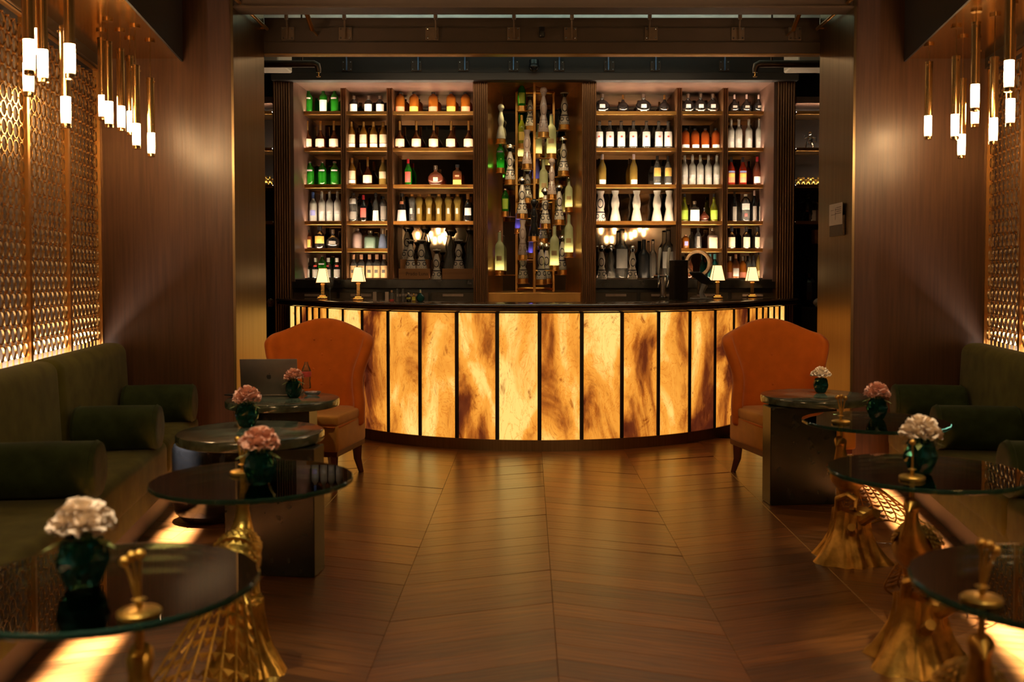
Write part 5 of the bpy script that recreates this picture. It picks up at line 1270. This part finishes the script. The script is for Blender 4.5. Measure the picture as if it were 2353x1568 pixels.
def glass_table(cu, cv, hu, hv, rot, key, fan, label, R=RG, ctr=None, sx=0., ss=1., sy=0.):
    c = ctr if ctr is not None else atz(cu, cv, HG); h = atz(hu, hv, HG + .012)
    t = thing('peacock_table', label, 'table', (h.x, h.y, 0), rot, 'peacock glass tables'); K = PK[key]
    link('body', K['body'], t); link('back_feathers', K['scales'], t); link('tail', K['tail'], t); st = link('stump', K['stump'], t, (sx, .12 * (1 - ss) + sy, 0)); st.scale = (ss, ss, 1)
    for l in K['legs']: link('leg', l, t)
    for b in ('b1', 'b2', 'b3'): link('branch', K[b], st)
    bm = BM(); lathe(bm, [(.008, .58), (.008, HG + .001), (.040, HG + .001), (.042, HG + .004), (.042, HG + .010), (.038, HG + .013), (.006, HG + .016), (.006, HG + .03), (.014, HG + .034), (0, HG + .04)], 24, cap=False); lathe(bm, [(.02, HG - .022), (.028, HG - .0165)], 18); obj('clamp_disc', bm, M['gold'], t)
    link('crest', crest_mesh(PK[key]['body'].materials[0], fan), t, (0, 0, HG + .018))
    off = Matrix.Rotation(-rot, 3, 'Z') @ Vector((c.x - h.x, c.y - h.y, 0))
    bm = BM(); n = 96; T = .016; prof = [(R - .004, HG - T), (R, HG - T + .003), (R, HG - .003), (R - .004, HG)]
    lathe(bm, prof, n, cap=False); 
    # wavy hand chipped edge
    for v in bm.verts:
        a = atan2(v.co.y, v.co.x); k = 1 + .004 * sin(23 * a) + .003 * sin(41 * a + v.co.z * 300); v.co.x *= k; v.co.y *= k
    bm.verts.ensure_lookup_table(); lo = bm.verts[:n]; hi = bm.verts[3 * n:4 * n]
    for f in bm.faces: f.material_index = 1
    f = bm.faces.new(list(reversed(lo))); f.material_index = 0; f = bm.faces.new(hi); f.material_index = 0
    o = obj('glass_top', bm, [M['tglass'], M['tedge']], t, off)
    return c
fanA = (-1.0, -.55, -.1, .3); fanB = (-.35, 0, .4); fanC = (0,); fanL = (.25, -.05, .55)
A = glass_table(582, 1099, 557, 1082, pi + .10, 'b', fanA, 'glass table on a golden peacock whose lattice train faces the viewer', sx=-.02, ss=.72, sy=-.09)
B = glass_table(2011, 967, 1932, 967, -.62, 'd', fanB, 'glass table on a gold peacock beside the dark block table')
Cc = glass_table(2128, 1081, 2096, 1094, -.52, 'd', fanC, 'glass table on a gold peacock holding the white carnation vase')
FLc = Vector((-.93, 2.18, HG)); FRc = Vector((1.19, 2.16, HG))
glass_table(0, 0, 320, 1402, pi + .25, 'b', fanL, 'nearest glass table on the left, on a gold peacock', .325, FLc)
glass_table(0, 0, 2256, 1372, -.3, 'd', fanL, 'nearest glass table on the right, on a gold peacock', .335, FRc)
# vases on the tables
vase(568, 981, HT + .0005, 'p', 1, 'teal glass vase of pink carnations on the near marble table', 1.12)
vase(675, 914, HT + .0005, 'p', 2, 'teal glass vase of pink carnations beside the laptop', 1.0)
vase(597, 1112, HG + .0005, 'p', 2, 'teal vase of pink carnations on the peacock table with the open train', 1.08)
vase(191, 1348, HG + .0005, 'w', 1, 'teal glass vase of cream carnations on the nearest left glass table', 1.12)
vase(1886, 903, HT + .0005, 'w', 2, 'small teal vase of cream carnations on the dark block table', .92)
vase(2015, 963, HG + .0005, 'p', 1, 'clear teal vase of pink carnations on the glass table by the block table', 1.0)
vase(2114, 1088, HG + .0005, 'w', 1, 'teal vase of white carnations on the right middle glass table', 1.15)
# laptop, soda bottle, ash dish, phone on the laptop table
lp = dep(622, 908, 5.90); lp.z = HT + .0005
t = thing('laptop', 'grey laptop open with its lid towards the viewer on the marble table', 'laptop', (lp.x, 5.88, HT + .0005), .05)
bm = BM(); box(bm, -.165, .165, .0, .225, 0, .014, .004, 2); obj('keyboard_base', bm, M['lap'], t)
bm = BM(); box(bm, -.167, .167, -.004, .004, 0, .215, .003, 2); Lr = (radians(9), 0, 0)
lid = obj('lid', bm, M['lap'], t, (0, .0, .012)); lid.rotation_euler = Lr
bm = BM()                                    # bitten apple emblem with a leaf, a thin inlay
out = []
for i in range(44):
    a = 2 * pi * i / 44; r = .0145 * (1 + .07 * cos(2 * a)); x = r * sin(a); z = r * cos(a)
    dent = math.exp(-((a if a < pi else a - 2 * pi) / .32) ** 2) * .0042 + math.exp(-((a - pi) / .26) ** 2) * .0022
    z = z - dent if z > 0 else z + dent
    d = sqrt((x - .0175) ** 2 + (z - .002) ** 2)
    if d < .0062 and x > 0: k = .0062 / max(d, 1e-5); x = .0175 + (x - .0175) * k; z = .002 + (z - .002) * k
    out.append((x, z))
prism(bm, out, lambda x, z: (x, -.0046, z + .108), lambda x, z: (x, -.0040, z + .108))
leafp = [(.000, .0145), (.001, .0195), (.006, .0235), (.0062, .019)]
prism(bm, leafp, lambda x, z: (x, -.0046, z + .108), lambda x, z: (x, -.0040, z + .108))
obj('emblem', bm, M['dkplastic'], lid, smooth=False)
p = atz(704, 893, HT + .0005); put_bottle('soda_bottle', 'coke', .064, .178, glassy('soda_glass', (.75, .50, .25), .7, absorb=(.95, .82, .62)), None, [(.42, .62, LB['red'], 3.14)], p, 'contoured soda bottle with a red label on the laptop table', 'bottle')
p = atz(718, 909, HT + .0005); bm = BM(); lathe(bm, [(.03, 0), (.04, .004), (.052, .022), (.049, .022), (.036, .007), (0, .006)], 20, p, cap=False); dsh = tag(obj('glass_dish', bm, G['clear']), 'small clear glass dish on the laptop table', 'dish')
p = atz(543, 910, HT + .0005); bm = BM(); box(bm, -.036, .036, -.072, .072, 0, .008, .003, 2); tag(obj('phone', bm, M['dkplastic'], None, p, .9), 'dark phone lying at the edge of the laptop table', 'phone')
# paper holder on the right reveal
Y0 = D1 + .28; xx = X0 + OPH - .013
a = dep(1924, 468, Y0); b = dep(1924, 543, Y0)
t = thing('paper_holder', 'dark holder with a paper sheet on the right bronze reveal', 'holder', (xx, Y0, b.z))
H_ = a.z - b.z; bm = BM(); box(bm, -.016, -.001, -.15, .15, 0, H_ * .62, .002); obj('pocket', bm, M['dark_metal'], t, smooth=False)
bm = BM(); box(bm, -.020, -.017, -.145, .145, H_ * .34, H_, .0005); sh = obj('sheet', bm, M['paper'], t, smooth=False)
bm = BM()
for k in range(4): box(bm, -.0208, -.0202, -.12, -.12 + .10 + .03 * (k % 2), H_ * (.86 - .06 * k), H_ * (.875 - .06 * k))
box(bm, -.0208, -.0202, .0, .10, H_ * .66, H_ * .67); box(bm, -.0208, -.0202, .0, .004, H_ * .5, H_ * .88); box(bm, -.0208, -.0202, .04, .11, H_ * .80, H_ * .81)
obj('print', bm, M['ink'], sh, smooth=False)
